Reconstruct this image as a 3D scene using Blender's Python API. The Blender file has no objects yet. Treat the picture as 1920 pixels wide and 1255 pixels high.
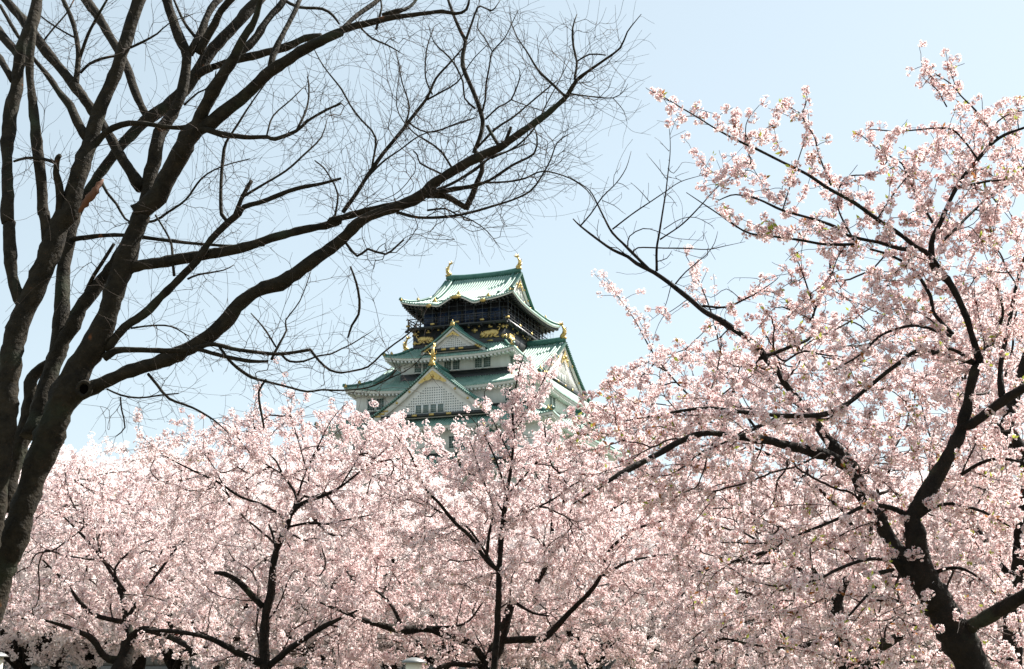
import bpy, math, time
import numpy as np
RNG = np.random.default_rng(7)
scene = bpy.context.scene
COL = scene.collection

# ------------------------------------------------------------------ camera
F = 2445.0
PITCH = math.atan(622.5 / F)
CAMZ = 1.7
cd = bpy.data.cameras.new('camera')
cd.sensor_width = 36; cd.lens = 36 * F / 1920
cd.clip_start = 0.1; cd.clip_end = 3000
cam = bpy.data.objects.new('camera', cd); COL.objects.link(cam)
cam.location = (0, 0, CAMZ); cam.rotation_euler = (math.pi / 2 + PITCH, 0, 0)
scene.camera = cam

# ------------------------------------------------------------------ light
SUN_EL = math.radians(52); SUN_AZ = math.radians(56)      # azimuth clockwise from the viewing direction
w = bpy.data.worlds.new('World'); scene.world = w; w.use_nodes = True
nt = w.node_tree
sky = nt.nodes.new('ShaderNodeTexSky'); sky.sky_type = 'NISHITA'; sky.sun_disc = False
sky.sun_elevation = SUN_EL; sky.sun_rotation = SUN_AZ
sky.air_density = 1.0; sky.dust_density = 1.0; sky.ozone_density = 1.0; sky.altitude = 0
bg = nt.nodes['Background']; bg.inputs['Strength'].default_value = 0.068
hs = nt.nodes.new('ShaderNodeHueSaturation'); hs.inputs['Saturation'].default_value = 0.60; hs.inputs['Hue'].default_value = 0.478      # thin spring haze whitens the sky
nt.links.new(sky.outputs[0], hs.inputs['Color']); mxs = nt.nodes.new('ShaderNodeMix'); mxs.data_type = 'RGBA'; mxs.inputs[0].default_value = 0.5; mxs.inputs[7].default_value = (3.95, 4.7, 5.15, 1)
nt.links.new(hs.outputs[0], mxs.inputs[6]); nt.links.new(mxs.outputs[2], bg.inputs[0])
sl = bpy.data.lights.new('sun', 'SUN'); sl.energy = 5.0; sl.angle = math.radians(0.5); sl.color = (1, 0.955, 0.88)
sun = bpy.data.objects.new('sun', sl); COL.objects.link(sun)
sdir = np.array([math.sin(SUN_AZ) * math.cos(SUN_EL), math.cos(SUN_AZ) * math.cos(SUN_EL), math.sin(SUN_EL)])
from mathutils import Vector
sun.rotation_euler = Vector(sdir).to_track_quat('Z', 'Y').to_euler()
sun.location = (20, 10, 40)
scene.view_settings.view_transform = 'Standard'; scene.view_settings.look = 'None'
scene.view_settings.exposure = 1.46; scene.view_settings.gamma = 1.0
scene.cycles.max_bounces = 8; scene.cycles.diffuse_bounces = 4; scene.cycles.transmission_bounces = 4

# ------------------------------------------------------------------ materials
def mat(name, col, rough=0.6, metal=0.0, col2=None, nscale=3.0, bump=0.0, bscale=30.0, spec=0.5, stretch=None):
    m = bpy.data.materials.new(name); m.use_nodes = True
    t = m.node_tree; b = t.nodes['Principled BSDF']
    b.inputs['Base Color'].default_value = (*col, 1); b.inputs['Roughness'].default_value = rough
    b.inputs['Metallic'].default_value = metal; b.inputs['Specular IOR Level'].default_value = spec
    tc = t.nodes.new('ShaderNodeTexCoord'); src = tc.outputs['Object']
    if stretch:
        mp = t.nodes.new('ShaderNodeMapping'); mp.inputs['Scale'].default_value = stretch
        t.links.new(src, mp.inputs['Vector']); src = mp.outputs[0]
    if col2 is not None:
        n = t.nodes.new('ShaderNodeTexNoise'); n.inputs['Scale'].default_value = nscale; n.inputs['Detail'].default_value = 6
        n.inputs['Roughness'].default_value = 0.65
        t.links.new(src, n.inputs['Vector'])
        r = t.nodes.new('ShaderNodeValToRGB'); r.color_ramp.elements[0].position = 0.35; r.color_ramp.elements[1].position = 0.68
        r.color_ramp.elements[0].color = (*col, 1); r.color_ramp.elements[1].color = (*col2, 1)
        t.links.new(n.outputs['Fac'], r.inputs['Fac']); t.links.new(r.outputs['Color'], b.inputs['Base Color'])
    if bump:
        n2 = t.nodes.new('ShaderNodeTexNoise'); n2.inputs['Scale'].default_value = bscale; n2.inputs['Detail'].default_value = 5
        t.links.new(src, n2.inputs['Vector'])
        bp = t.nodes.new('ShaderNodeBump'); bp.inputs['Strength'].default_value = 1.0; bp.inputs['Distance'].default_value = bump
        t.links.new(n2.outputs['Fac'], bp.inputs['Height']); t.links.new(bp.outputs['Normal'], b.inputs['Normal'])
    return m

M = {}
M['tile'] = mat('copper_tile', (0.09, 0.215, 0.165), 0.66, col2=(0.24, 0.36, 0.295), nscale=0.7, spec=1.0, bump=0.01, bscale=4)
_t = M['tile'].node_tree; _mp = _t.nodes.new('ShaderNodeMapping'); _mp.inputs['Scale'].default_value = (1.4, 1.4, 0.22)
_tc = [n for n in _t.nodes if n.type == 'TEX_COORD'][0]; _t.links.new(_tc.outputs['Object'], _mp.inputs['Vector'])
for _n in _t.nodes:
    if _n.type == 'TEX_NOISE' and abs(_n.inputs['Scale'].default_value-0.7) < 0.01: _t.links.new(_mp.outputs[0], _n.inputs['Vector'])
_b = M['tile'].node_tree.nodes['Principled BSDF']; _b.inputs['IOR'].default_value = 1.5
_b.inputs['Sheen Weight'].default_value = 0.0
M['tile_edge'] = mat('copper_ridge', (0.022, 0.105, 0.08), 0.55, col2=(0.06, 0.18, 0.14), nscale=0.8, spec=0.6)
M['plaster'] = mat('white_plaster', (0.81, 0.80, 0.765), 0.8, col2=(0.66, 0.65, 0.60), nscale=0.55, stretch=(1.6, 1.6, 0.35))
M['black'] = mat('black_lacquer', (0.010, 0.012, 0.012), 0.4, col2=(0.02, 0.022, 0.02), nscale=2)
M['darkroom'] = mat('dark_timber', (0.012, 0.013, 0.015), 0.7)
M['gold'] = mat('gold_leaf', (0.50, 0.34, 0.10), 0.42, 0.75, col2=(0.68, 0.50, 0.20), nscale=4)
M['glass'] = mat('window_glass', (0.10, 0.15, 0.14), 0.3, col2=(0.06, 0.09, 0.085), nscale=2)
M['lattice'] = mat('window_lattice', (0.33, 0.39, 0.36), 0.7)
M['lattice_hole'] = mat('lattice_hole', (0.26, 0.28, 0.27), 0.8)
M['blue'] = mat('blue_panel', (0.02, 0.045, 0.10), 0.5, col2=(0.015, 0.02, 0.04), nscale=1.5)
M['steel'] = mat('net_wire', (0.10, 0.11, 0.115), 0.5)
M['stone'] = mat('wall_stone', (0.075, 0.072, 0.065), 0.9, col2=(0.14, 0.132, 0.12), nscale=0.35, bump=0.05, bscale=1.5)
M['soil'] = mat('bare_soil', (0.13, 0.10, 0.07), 0.95, col2=(0.09, 0.10, 0.05), nscale=0.15, bump=0.03, bscale=6)
M['cream'] = mat('lamp_cream', (0.80, 0.76, 0.62), 0.5, col2=(0.72, 0.68, 0.55), nscale=5)
M['lampcap'] = mat('lamp_metal', (0.20, 0.205, 0.20), 0.45, 0.4)
M['post'] = mat('lamp_post', (0.16, 0.15, 0.13), 0.5)

def bark(name, c1, c2, patch=None, lichen=None):
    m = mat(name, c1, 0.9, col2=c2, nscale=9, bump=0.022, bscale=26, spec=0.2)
    t = m.node_tree; b = t.nodes['Principled BSDF']
    tc = [n for n in t.nodes if n.type == 'TEX_COORD'][0]
    link = b.inputs['Base Color'].links[0]; prev = link.from_socket
    for (col, sc, lo, hi) in ([patch] if patch else []) + ([lichen] if lichen else []):
        n = t.nodes.new('ShaderNodeTexNoise'); n.inputs['Scale'].default_value = sc; n.inputs['Detail'].default_value = 3
        t.links.new(tc.outputs['Object'], n.inputs['Vector'])
        r = t.nodes.new('ShaderNodeMapRange'); r.inputs['From Min'].default_value = lo; r.inputs['From Max'].default_value = hi
        t.links.new(n.outputs['Fac'], r.inputs['Value'])
        mx = t.nodes.new('ShaderNodeMix'); mx.data_type = 'RGBA'
        t.links.new(r.outputs[0], mx.inputs[0]); t.links.new(prev, mx.inputs[6]); mx.inputs[7].default_value = (*col, 1)
        prev = mx.outputs[2]
    t.links.new(prev, b.inputs['Base Color'])
    return m
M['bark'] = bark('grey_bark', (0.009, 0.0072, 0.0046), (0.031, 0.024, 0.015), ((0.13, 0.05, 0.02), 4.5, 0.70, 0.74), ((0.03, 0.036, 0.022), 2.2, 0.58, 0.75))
M['rawwood'] = mat('torn_wood', (0.14, 0.05, 0.017), 0.8, col2=(0.07, 0.026, 0.010), nscale=12, stretch=(1, 1, 0.15))
M['hollow'] = mat('knot_hole', (0.003, 0.0025, 0.002), 1.0, spec=0.0)
M['twig'] = mat('twig_bark', (0.03, 0.022, 0.018), 0.85, col2=(0.055, 0.04, 0.032), nscale=5, spec=0.2)
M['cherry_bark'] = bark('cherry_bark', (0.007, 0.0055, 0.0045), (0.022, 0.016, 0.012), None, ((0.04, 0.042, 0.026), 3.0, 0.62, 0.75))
M['cherry_twig'] = mat('cherry_twig', (0.02, 0.012, 0.010), 0.8, col2=(0.045, 0.028, 0.022), nscale=6, spec=0.2)

def petal(name, trans=0.50):
    m = bpy.data.materials.new(name); m.use_nodes = True; t = m.node_tree
    for n in list(t.nodes):
        if n.type != 'OUTPUT_MATERIAL': t.nodes.remove(n)
    out = [n for n in t.nodes if n.type == 'OUTPUT_MATERIAL'][0]
    a = t.nodes.new('ShaderNodeAttribute'); a.attribute_name = 'tint'
    d = t.nodes.new('ShaderNodeBsdfDiffuse'); tr = t.nodes.new('ShaderNodeBsdfTranslucent'); mx = t.nodes.new('ShaderNodeMixShader')
    mx.inputs[0].default_value = trans
    t.links.new(a.outputs['Color'], d.inputs[0]); t.links.new(a.outputs['Color'], tr.inputs[0])
    t.links.new(d.outputs[0], mx.inputs[1]); t.links.new(tr.outputs[0], mx.inputs[2]); t.links.new(mx.outputs[0], out.inputs[0])
    return m
M['petal'] = petal('petal')
M['leaf'] = petal('young_leaf', 0.5)

# ------------------------------------------------------------------ mesh helpers
class MB:
    """collects vertex and face blocks, builds ONE mesh object"""
    def __init__(s): s.v = []; s.f = []; s.c = []; s.n = 0
    def add(s, v, *faces, col=None):
        v = np.asarray(v, float).reshape(-1, 3)
        for f in faces:
            f = np.asarray(f, np.int64)
            if f.size: s.f.append(f + s.n)
        s.v.append(v); s.n += len(v)
        if col is not None: s.c.append(col)
    def box(s, c, size, rot=0.0):
        x, y, z = np.array(size) / 2
        v = np.array([[-x,-y,-z],[x,-y,-z],[x,y,-z],[-x,y,-z],[-x,-y,z],[x,-y,z],[x,y,z],[-x,y,z]])
        if rot:
            cr, sr = math.cos(rot), math.sin(rot); v = np.stack([v[:,0]*cr-v[:,1]*sr, v[:,0]*sr+v[:,1]*cr, v[:,2]], 1)
        s.add(v + np.array(c), [[0,3,2,1],[4,5,6,7],[0,1,5,4],[1,2,6,5],[2,3,7,6],[3,0,4,7]])
    def box2(s, a, b):
        a = np.array(a, float); b = np.array(b, float)
        s.box((a + b) / 2, np.abs(b - a))
    def frustum(s, h0, h1, z0, z1):
        v = [[-h0[0],-h0[1],z0],[h0[0],-h0[1],z0],[h0[0],h0[1],z0],[-h0[0],h0[1],z0],[-h1[0],-h1[1],z1],[h1[0],-h1[1],z1],[h1[0],h1[1],z1],[-h1[0],h1[1],z1]]
        s.add(v, [[0,3,2,1],[4,5,6,7],[0,1,5,4],[1,2,6,5],[2,3,7,6],[3,0,4,7]])
    def grid(s, P):
        r, c = P.shape[:2]; i = np.arange(r*c).reshape(r, c)
        s.add(P.reshape(-1, 3), np.stack([i[:-1,:-1], i[:-1,1:], i[1:,1:], i[1:,:-1]], -1).reshape(-1, 4))
    def sweep(s, pts, wd, ht, up=(0,0,1)):
        """closed rectangular section swept along pts, bottom on the points"""
        pts = np.asarray(pts, float); n = len(pts); up = np.array(up, float)
        T = np.gradient(pts, axis=0); T /= np.linalg.norm(T, axis=1)[:,None] + 1e-9
        S = np.cross(T, up); S /= np.linalg.norm(S, axis=1)[:,None] + 1e-9
        N = np.cross(S, T)
        wd = np.broadcast_to(wd, n)[:,None]; ht = np.broadcast_to(ht, n)[:,None]
        R = np.stack([pts - S*wd/2, pts + S*wd/2, pts + S*wd*0.5 + N*ht*0.7, pts + S*wd*0.25 + N*ht, pts - S*wd*0.25 + N*ht, pts - S*wd*0.5 + N*ht*0.7], 1)
        i = np.arange(n*6).reshape(n, 6); j = np.roll(i, -1, 1)
        s.add(R.reshape(-1,3), np.stack([i[:-1], j[:-1], j[1:], i[1:]], -1).reshape(-1,4))
        s.f.append(np.array([[0,5,4,3,2,1]]) + s.n - n*6); s.f.append(np.array([[0,1,2,3,4,5]]) + s.n - 6)
    def tubes(s, P, R, k=4, cap=False, rough=0.0):
        """P (N,S,3) paths, R (N,S) radii"""
        P = np.asarray(P, float); R = np.asarray(R, float); N, S = R.shape
        T = np.gradient(P, axis=1); T /= np.linalg.norm(T, axis=2, keepdims=True) + 1e-9
        ref = np.where(np.abs(T[:, :1, 2:3]) > 0.9, np.array([1.,0,0]), np.array([0,0,1.])); ref = np.broadcast_to(ref, T.shape)
        A = np.cross(T, ref); A /= np.linalg.norm(A, axis=2, keepdims=True) + 1e-9
        for q in range(1, S):                                   # carry the frame along so tubes do not twist
            a = A[:, q-1] - (A[:, q-1]*T[:, q]).sum(1, keepdims=True)*T[:, q]
            A[:, q] = a / (np.linalg.norm(a, axis=1, keepdims=True) + 1e-9)
        B = np.cross(T, A)
        ang = np.arange(k) * 2*np.pi/k
        RR = R[:, :, None] * np.ones(k)
        if rough:
            RR = RR * (1 + rough * np.clip(RNG.normal(0, 1, RR.shape), -2, 2))
        V = P[:, :, None] + RR[..., None]*(np.cos(ang)[:,None]*A[:, :, None] + np.sin(ang)[:,None]*B[:, :, None])
        i = np.arange(N*S*k).reshape(N, S, k); j = np.roll(i, -1, 2)
        fs = [np.stack([i[:, :-1], j[:, :-1], j[:, 1:], i[:, 1:]], -1).reshape(-1, 4)]
        if cap: fs += [i[:, -1], i[:, 0, ::-1]]
        s.add(V.reshape(-1, 3), *fs)
    def ball(s, c, r, nu=8, nv=6):
        a = np.linspace(0, 2*np.pi, nu, endpoint=False); b = np.linspace(-np.pi/2*0.96, np.pi/2*0.96, nv)
        r = np.broadcast_to(r, 3)
        P = np.stack([np.cos(b)[:,None]*np.cos(a), np.cos(b)[:,None]*np.sin(a), np.sin(b)[:,None]*np.ones(nu)], -1)*r + np.array(c)
        i = np.arange(nu*nv).reshape(nv, nu); j = np.roll(i, -1, 1)
        s.add(P.reshape(-1,3), np.stack([i[:-1], j[:-1], j[1:], i[1:]], -1).reshape(-1,4), i[-1:], i[:1, ::-1])
    def build(s, name, m, parent=None, smooth=False):
        me = bpy.data.meshes.new(name)
        V = np.concatenate(s.v).astype(np.float32)
        me.vertices.add(len(V)); me.vertices.foreach_set('co', V.ravel())
        loops = np.concatenate([f.ravel() for f in s.f]); tot = np.concatenate([np.full(len(f), f.shape[1]) for f in s.f])
        st = np.concatenate([[0], np.cumsum(tot)[:-1]])
        me.loops.add(len(loops)); me.loops.foreach_set('vertex_index', loops.astype(np.int32))
        me.polygons.add(len(tot)); me.polygons.foreach_set('loop_start', st.astype(np.int32))
        if smooth: me.polygons.foreach_set('use_smooth', np.ones(len(tot), bool))
        if s.c:
            ca = me.color_attributes.new('tint', 'FLOAT_COLOR', 'POINT')
            c = np.concatenate(s.c); c = np.concatenate([c, np.ones((len(c), 1))], 1).astype(np.float32)
            ca.data.foreach_set('color', c.ravel())
        me.update(calc_edges=True)
        me.materials.append(m)
        o = bpy.data.objects.new(name, me); COL.objects.link(o)
        if parent is not None: o.parent = parent
        return o

def thing(name, label, cat, loc=(0,0,0), rz=0.0, group=None):
    o = bpy.data.objects.new(name, None); COL.objects.link(o); o.empty_display_size = 0.5
    o.location = loc; o.rotation_euler = (0, 0, rz); o['label'] = label; o['category'] = cat
    if group: o['group'] = group
    return o
def struct(o): o['kind'] = 'structure'; return o

def px(x, y, d):
    """world point seen at photo pixel (x,y) at the distance d along the viewing heading"""
    x = np.asarray(x, float); y = np.asarray(y, float); d = np.asarray(d, float)
    a = (x-960)/F; b = (627.5-y)/F
    ry = np.cos(PITCH) - b*np.sin(PITCH); rz = np.sin(PITCH) + b*np.cos(PITCH)
    return np.stack([a/ry*d, d*np.ones_like(a), CAMZ + rz/ry*d], -1)
def py_at_z(z, d):                                              # photo row of height z at distance d (near the image bottom)
    q = (z-CAMZ)/d; t = math.tan(math.atan(q)-PITCH)
    return 627.5 - t*F

# ------------------------------------------------------------------ ground
g = MB(); gx = np.array([-1500, -300, -80, -20, 0, 20, 80, 300, 1500.]); gy = np.array([-60, -10, 5, 20, 40, 60, 79, 1500, 2500.])
X, Y = np.meshgrid(gx, gy); g.grid(np.stack([X, Y, np.zeros_like(X)], -1))
struct(g.build('ground', M['soil']))
t_ = MB()
t_.add([[-300,90,10.4],[300,90,10.4],[300,330,10.4],[-300,330,10.4],[-300,90,-1],[300,90,-1],[300,330,-1],[-300,330,-1]], [[0,1,2,3],[4,5,1,0],[5,6,2,1],[6,7,3,2],[7,4,0,3]])
struct(t_.build('terrace', M['soil']))

# ------------------------------------------------------------------ stone rampart wall, every stone a raised face
def stone_face(mb, org, du, up, length, height, n0, cell=1.3):
    """courses of fitted stones on a battered face"""
    org = np.array(org, float); du = np.array(du, float); up = np.array(up, float); n0 = np.array(n0, float)
    z = 0.0
    while z < height - 0.2:
        h = min(cell*RNG.uniform(0.6, 1.0), height - z); x = 0.0
        while x < length:
            l = cell*RNG.uniform(0.7, 1.6); l = min(l, length - x)
            q = 0.05; dep = RNG.uniform(0.12, 0.30)
            a = org + du*x + up*z; J = RNG.uniform(-0.07, 0.07, (4, 2))
            base = [a, a + du*l, a + du*l + up*h, a + up*h]
            ins = [(q*2, q*2), (l-q*2, q*2), (l-q*2, h-q*2), (q*2, h-q*2)]
            top = [a + du*(i+j[0]) + up*(k+j[1]) + n0*dep for (i, k), j in zip(ins, J)]
            mb.add(base + top, [[4,5,6,7],[0,1,5,4],[1,2,6,5],[2,3,7,6],[3,0,4,7]])
            x += l
        z += h
wl = MB()
stone_face(wl, (-62, 84, -0.3), (1,0,0), (0, 0.22, 0.9755), 124, 11, (0,-0.9755,0.22))
wl.box2((-62, 86.6, 10.3), (62, 90, 10.75))
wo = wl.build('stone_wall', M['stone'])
wo['label'] = 'dark rampart wall of big fitted stones, shaded behind the cherry trunks'; wo['category'] = 'stone wall'

# ------------------------------------------------------------------ castle keep (local x = along the front, y = away from the viewer)
keep = thing('castle_keep', 'white castle keep with tiered green roofs and black gold-trimmed top storey behind the blossom', 'castle', (-4.59, 200, 0), math.radians(-20))
FR = [lambda x, d, z: np.stack([x, -d, z], -1), lambda x, d, z: np.stack([d, x, z], -1),
      lambda x, d, z: np.stack([-x, d, z], -1), lambda x, d, z: np.stack([-d, -x, z], -1)]
RIB = 0.42
def rib_cols(hx):
    n = int(round(2*hx/RIB)); p = 2*hx/n
    xs, hs, ends = [], [], []
    for i in range(n):
        x0 = -hx + i*p
        for q, h in ((0.02, 0), (0.45, 0), (0.52, 0.13), (0.92, 0.13), (0.99, 0)):
            xs.append(x0 + q*p); hs.append(h)
    return np.array(xs), np.array(hs)
def prof(t, c=0.5): return c*t + (1-c)*t*t
class Roof:
    """hipped skirt, or hip-and-gable when g is given"""
    def __init__(s, a, b, ai, bi, z0, z1, lift=0.9, g=None, tg=None, wave=None, c=0.72):
        s.c = c
        s.a, s.b, s.ai, s.bi, s.z0, s.z1, s.lift, s.g, s.tg, s.wave = a, b, ai, bi, z0, z1, lift, g, tg, wave
    def side(s, k):
        """half length, out distance, and functions of (x,t)"""
        if k % 2 == 0: return s.a, s.b
        return s.b, s.a
    def surf(s, k, x, t):
        hx, out = s.side(k)
        if s.g is None:
            inn = s.bi if k % 2 == 0 else s.ai; tt = t
        elif k % 2 == 0: inn, tt = 0.0, t
        else: inn, tt = s.g - 0.35, t*s.tg
        d = out + (inn-out)*t
        z = s.z0 + (s.z1-s.z0)*prof(tt, s.c) + s.lift*(np.abs(x)/hx)**3.2*np.clip(1-tt*1.3, 0, 1)**2
        if s.wave and k == 0:
            wv = np.where(np.abs(x) < s.wave[0], np.cos(np.pi*x/s.wave[0]/2)**2, 0) - 0.18*np.exp(-((np.abs(x)-s.wave[0])/0.8)**2)
            z = z + s.wave[1]*wv*np.clip(1-t*1.5, 0, 1)**1.3
        return x, d, z
    def tmax(s, k, x):
        ax = np.abs(x)
        if s.g is None:
            hx, hi = (s.a, s.ai) if k % 2 == 0 else (s.b, s.bi); return np.clip((hx-ax)/(hx-hi), 0, 1)
        if k % 2 == 0: return np.where(ax <= s.g, 1.0, np.clip((s.a-ax)/(s.a-s.g), 0, 1)*s.tg)
        hi = s.b*(1-s.tg); return np.clip((s.b-ax)/(s.b-hi), 0, 1)
    def tiles(s, mb, nrow=9):
        for k in range(4):
            hx, _ = s.side(k); xs, hs = rib_cols(hx); tm = s.tmax(k, xs)
            t = np.linspace(0, 1, nrow)[:, None]*tm[None]; X = np.broadcast_to(xs, t.shape)
            x, d, z = s.surf(k, X, t)
            P = FR[k](x, d, z + hs)
            x0, d0, z0_ = s.surf(k, xs, 0*xs)
            edge = FR[k](x0, d0, z0_ - 0.16 + hs*0.3)
            mb.grid(np.concatenate([edge[None], P], 0))
    def edge(s, k, n=41, inset=0.12):
        hx, _ = s.side(k); x = np.linspace(-hx, hx, n); x, d, z = s.surf(k, x, 0*x)
        return x*(hx-inset)/hx, d-inset, z
    def eave(s, mb, wall, drop, soff, fasc=0.42, dentil=True):
        """fascia, soffit up to the wall (wall half sizes) and rafter ends"""
        for k in range(4):
            x, d, z = s.edge(k); hx, _ = s.side(k)
            wx, wd = (wall[0], wall[1]) if k % 2 == 0 else (wall[1], wall[0])
            rows = [FR[k](x, d, z-0.10), FR[k](x, d, z-0.10-fasc), FR[k](x*(hx-0.7)/hx, d-0.5, z-0.14-fasc), FR[k](x*wx/hx, 0*d+wd-0.05, 0*z+soff)]
            soffit.grid(np.stack(rows[2:])) if False else mb.grid(np.stack(rows))
            if dentil:
                n = int(2*hx/0.62)
                for i in range(n):
                    q = -hx+0.5 + (2*hx-1.0)*i/(n-1); xx, dd, zz = s.surf(k, np.array([q]), np.array([0.]))
                    c = FR[k](xx, dd-0.55, zz-0.26-fasc)[0]
                    mb.box(c, (0.26, 0.75, 0.26) if k % 2 == 0 else (0.75, 0.26, 0.26))
    def hips(s, out, wd=0.42, ht=0.42):
        for sx in (-1, 1):
            for k in (0, 2):
                T = np.linspace(0, 1, 12)
                if s.g is None: x = sx*(s.a + (s.ai-s.a)*T); t = T
                else: x = sx*(s.a + (s.g-s.a)*T); t = T*s.tg
                X, D, Z = s.surf(k, x, t); P = FR[k](X, D, Z)
                P[0] += (P[0]-P[1])*0.25 + np.array([0,0,0.18])
                mb = MB(); mb.sweep(P, wd, ht); out.append(('hip_ridge', mb))
    def ridge(s, out, wd=0.55, ht=0.85):
        x = np.linspace(-s.g-0.1, s.g+0.1, 25); mb = MB(); out.append(('main_ridge', mb)); mb.sweep(np.stack([x, 0*x, s.z1-0.08+0.35*(np.abs(x)/s.g)**3], -1), wd, ht)
        for k in (0, 2):
            for sx in (-1, 1):
                t = np.linspace(1, s.tg*0.8, 12); X, D, Z = s.surf(k, np.full(12, sx*(s.g-1.1)), t); mb = MB(); mb.sweep(FR[k](X, D, Z), 0.38, 0.40); out.append(('descending_ridge', mb))
    def rake(s, ro):
        """edge tiles on the gable rake, and the white bargeboard under them"""
        for k in (0, 2):
            for sx in (-1, 1):
                sg = sx if k == 0 else -sx; mb = MB(); mw = MB()
                t = np.linspace(1, s.tg*0.86, 40); X, D, Z = s.surf(k, np.full(40, sx*s.g), t); P = FR[k](X, D, Z)
                mb.sweep(P, 0.5, 0.16)
                for i in range(0, 40):
                    mb.box(P[i] + np.array([sg*0.05, 0, 0.10]), (0.62, 0.2, 0.16))
                Q = P - np.array([sg*0.10, 0, 0]); dn = np.array([0, 0, 0.12]); w_ = np.array([0, 0, 0.85])
                yo = np.array([0, (1 if k == 0 else -1)*0.0, 0])
                R = np.stack([Q-dn, Q-dn-w_, Q-dn-w_-np.array([sg*0.16,0,0]), Q-dn-np.array([sg*0.16,0,0])]); mw.grid(np.concatenate([R, R[:1]], 0)); mb.build('rake_tile', M['tile_edge'], ro); mw.build('bargeboard', M['plaster'], ro)

def fish(parent, p, yaw, size=1.0):
    """gold dolphin-fish standing on its head, tail in the air"""
    mb = MB(); s = size
    pts = np.array([[0.42,0,0.12],[0.20,0,0.25],[-0.05,0,0.55],[-0.10,0,0.95],[0.02,0,1.30],[0.18,0,1.55],[0.30,0,1.72]])*s
    mb.tubes([pts], [np.array([0.20,0.30,0.30,0.24,0.17,0.11,0.06])*s], 8, True)
    mb.box2(np.array([-0.30,-0.26,-0.1])*s, np.array([0.34,0.26,0.14])*s)
    for a, l in ((0.5, 0.62), (1.15, 0.60), (1.9, 0.50), (2.6, 0.34)):                      # tail rays
        e = np.array([0.28,0,1.65])*s; q = e + np.array([math.cos(a), 0, math.sin(a)])*l*s
        mb.tubes([[e, (e+q)/2, q]], [[0.07*s, 0.10*s, 0.02*s]], 4, True)
    for sy in (-1, 1):                                                                      # side and back fins
        mb.tubes([np.array([[0.0,0.2*sy,0.5],[-0.1,0.45*sy,0.7],[-0.2,0.55*sy,1.0]])*s], [np.array([0.12,0.09,0.02])*s], 4, True)
    for zz in (0.45, 0.7, 0.95, 1.2): mb.tubes([np.array([[-0.2,0,zz],[-0.42,0,zz+0.14]])*s], [np.array([0.09,0.01])*s], 4, True)
    o = mb.build('fish_ornament', M['gold'], parent, True); o.location = p; o.rotation_euler = (0, 0, yaw)
    return o
def finial(parent, p, s=1.0):
    """gold demon-tile block with a knob"""
    s = s*0.8
    mb = MB(); mb.box(np.array([0,0,0.25])*s, np.array([0.7,0.4,0.5])*s); mb.box(np.array([0,0,0.58])*s, np.array([0.46,0.34,0.24])*s)
    mb.box(np.array([0,0,0.02])*s, np.array([0.95,0.34,0.16])*s)
    mb.tubes([np.array([[0,0,0.65],[0,0,0.9],[0.04,0,1.08]])*s], [np.array([0.15,0.10,0.03])*s], 6, True)
    o = mb.build('ridge_end_tile', M['gold'], parent); o.location = p; return o

def window(parent, k, x, d, z0, z1, wd, frame=True, bars=(3, 5), name='window'):
    """recessed grey window with mullions; d is the wall face"""
    h = z1-z0; zc = (z0+z1)/2
    mg = MB(); mg.box(FR[k](np.array(x), np.array(d+0.015), np.array(zc)), (wd, 0.05, h) if k % 2 == 0 else (0.05, wd, h))
    o = mg.build(name, M['glass'], parent)
    fb = MB()
    def bar(cx, cz, sx, sz, dep=0.07, off=0.06):
        fb.box(FR[k](np.array(cx), np.array(d+off), np.array(cz)), (sx, dep, sz) if k % 2 == 0 else (dep, sx, sz))
    for i in range(bars[0]+1): bar(x-wd/2+wd*i/bars[0], zc, 0.055, h)
    for i in range(bars[1]+1): bar(x, z0+h*i/bars[1], wd+0.055, 0.05, 0.068, 0.058)
    fb.build('window_lattice', M['lattice'], o) if parent is keep else fb.build('lattice', M['lattice'], parent)
    if frame:
        wf = MB()
        for (cx, cz, sx, sz) in ((x-wd/2-0.09, zc, 0.12, h+0.24), (x+wd/2+0.09, zc, 0.12, h+0.24), (x, z0-0.10, wd+0.06, 0.12), (x, z1+0.10, wd+0.06, 0.12)):
            wf.box(FR[k](np.array(cx), np.array(d+0.06), np.array(cz)), (sx, 0.118, sz) if k % 2 == 0 else (0.118, sx, sz))
        wf.build('window_frame', M['plaster'], parent)
    return o

def wall_storey(a, b, z0, z1, m='plaster'):
    mb = MB(); mb.box2((-a, -b, z0), (a, b, z1)); return mb.build('wall', M[m], keep)
def base_band(a, b, z0, z1):
    mb = MB(); mb.box2((-a, -b, z0), (a, b, z1)); return mb.build('wall_base', M['black'], keep)

def roof_obj(R, wall, soff, fasc=0.42, eave_m='plaster', dentil=True):
    mb = MB(); R.tiles(mb); ro = mb.build('roof', M['tile'], keep)
    hp = []; R.hips(hp)
    if R.g: R.ridge(hp)
    for nm, b_ in hp: b_.build(nm, M['tile_edge'], ro)
    ev = MB(); R.eave(ev, wall, 0.4, soff, fasc, dentil); ev.build('eave', M[eave_m], ro)
    return ro
def corner_tiles(R, ro, sz=0.7):
    for sx in (-1, 1):
        for k in (0, 2):
            X, D, Z = R.surf(k, np.array([sx*R.a*0.985]), np.array([0.0])); finial(ro, FR[k](X, D, Z)[0] + np.array([0, 0, 0.1]), sz)
            if R.g is None: x = sx*(R.a*0.72+R.ai*0.28); t = 0.28
            else: x = sx*(R.a*0.45+R.g*0.55); t = 0.55*R.tg
            X, D, Z = R.surf(k, np.array([x]), np.array([t])); finial(ro, FR[k](X, D, Z)[0] + np.array([0, 0, 0.35]), sz*1.1)

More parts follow.
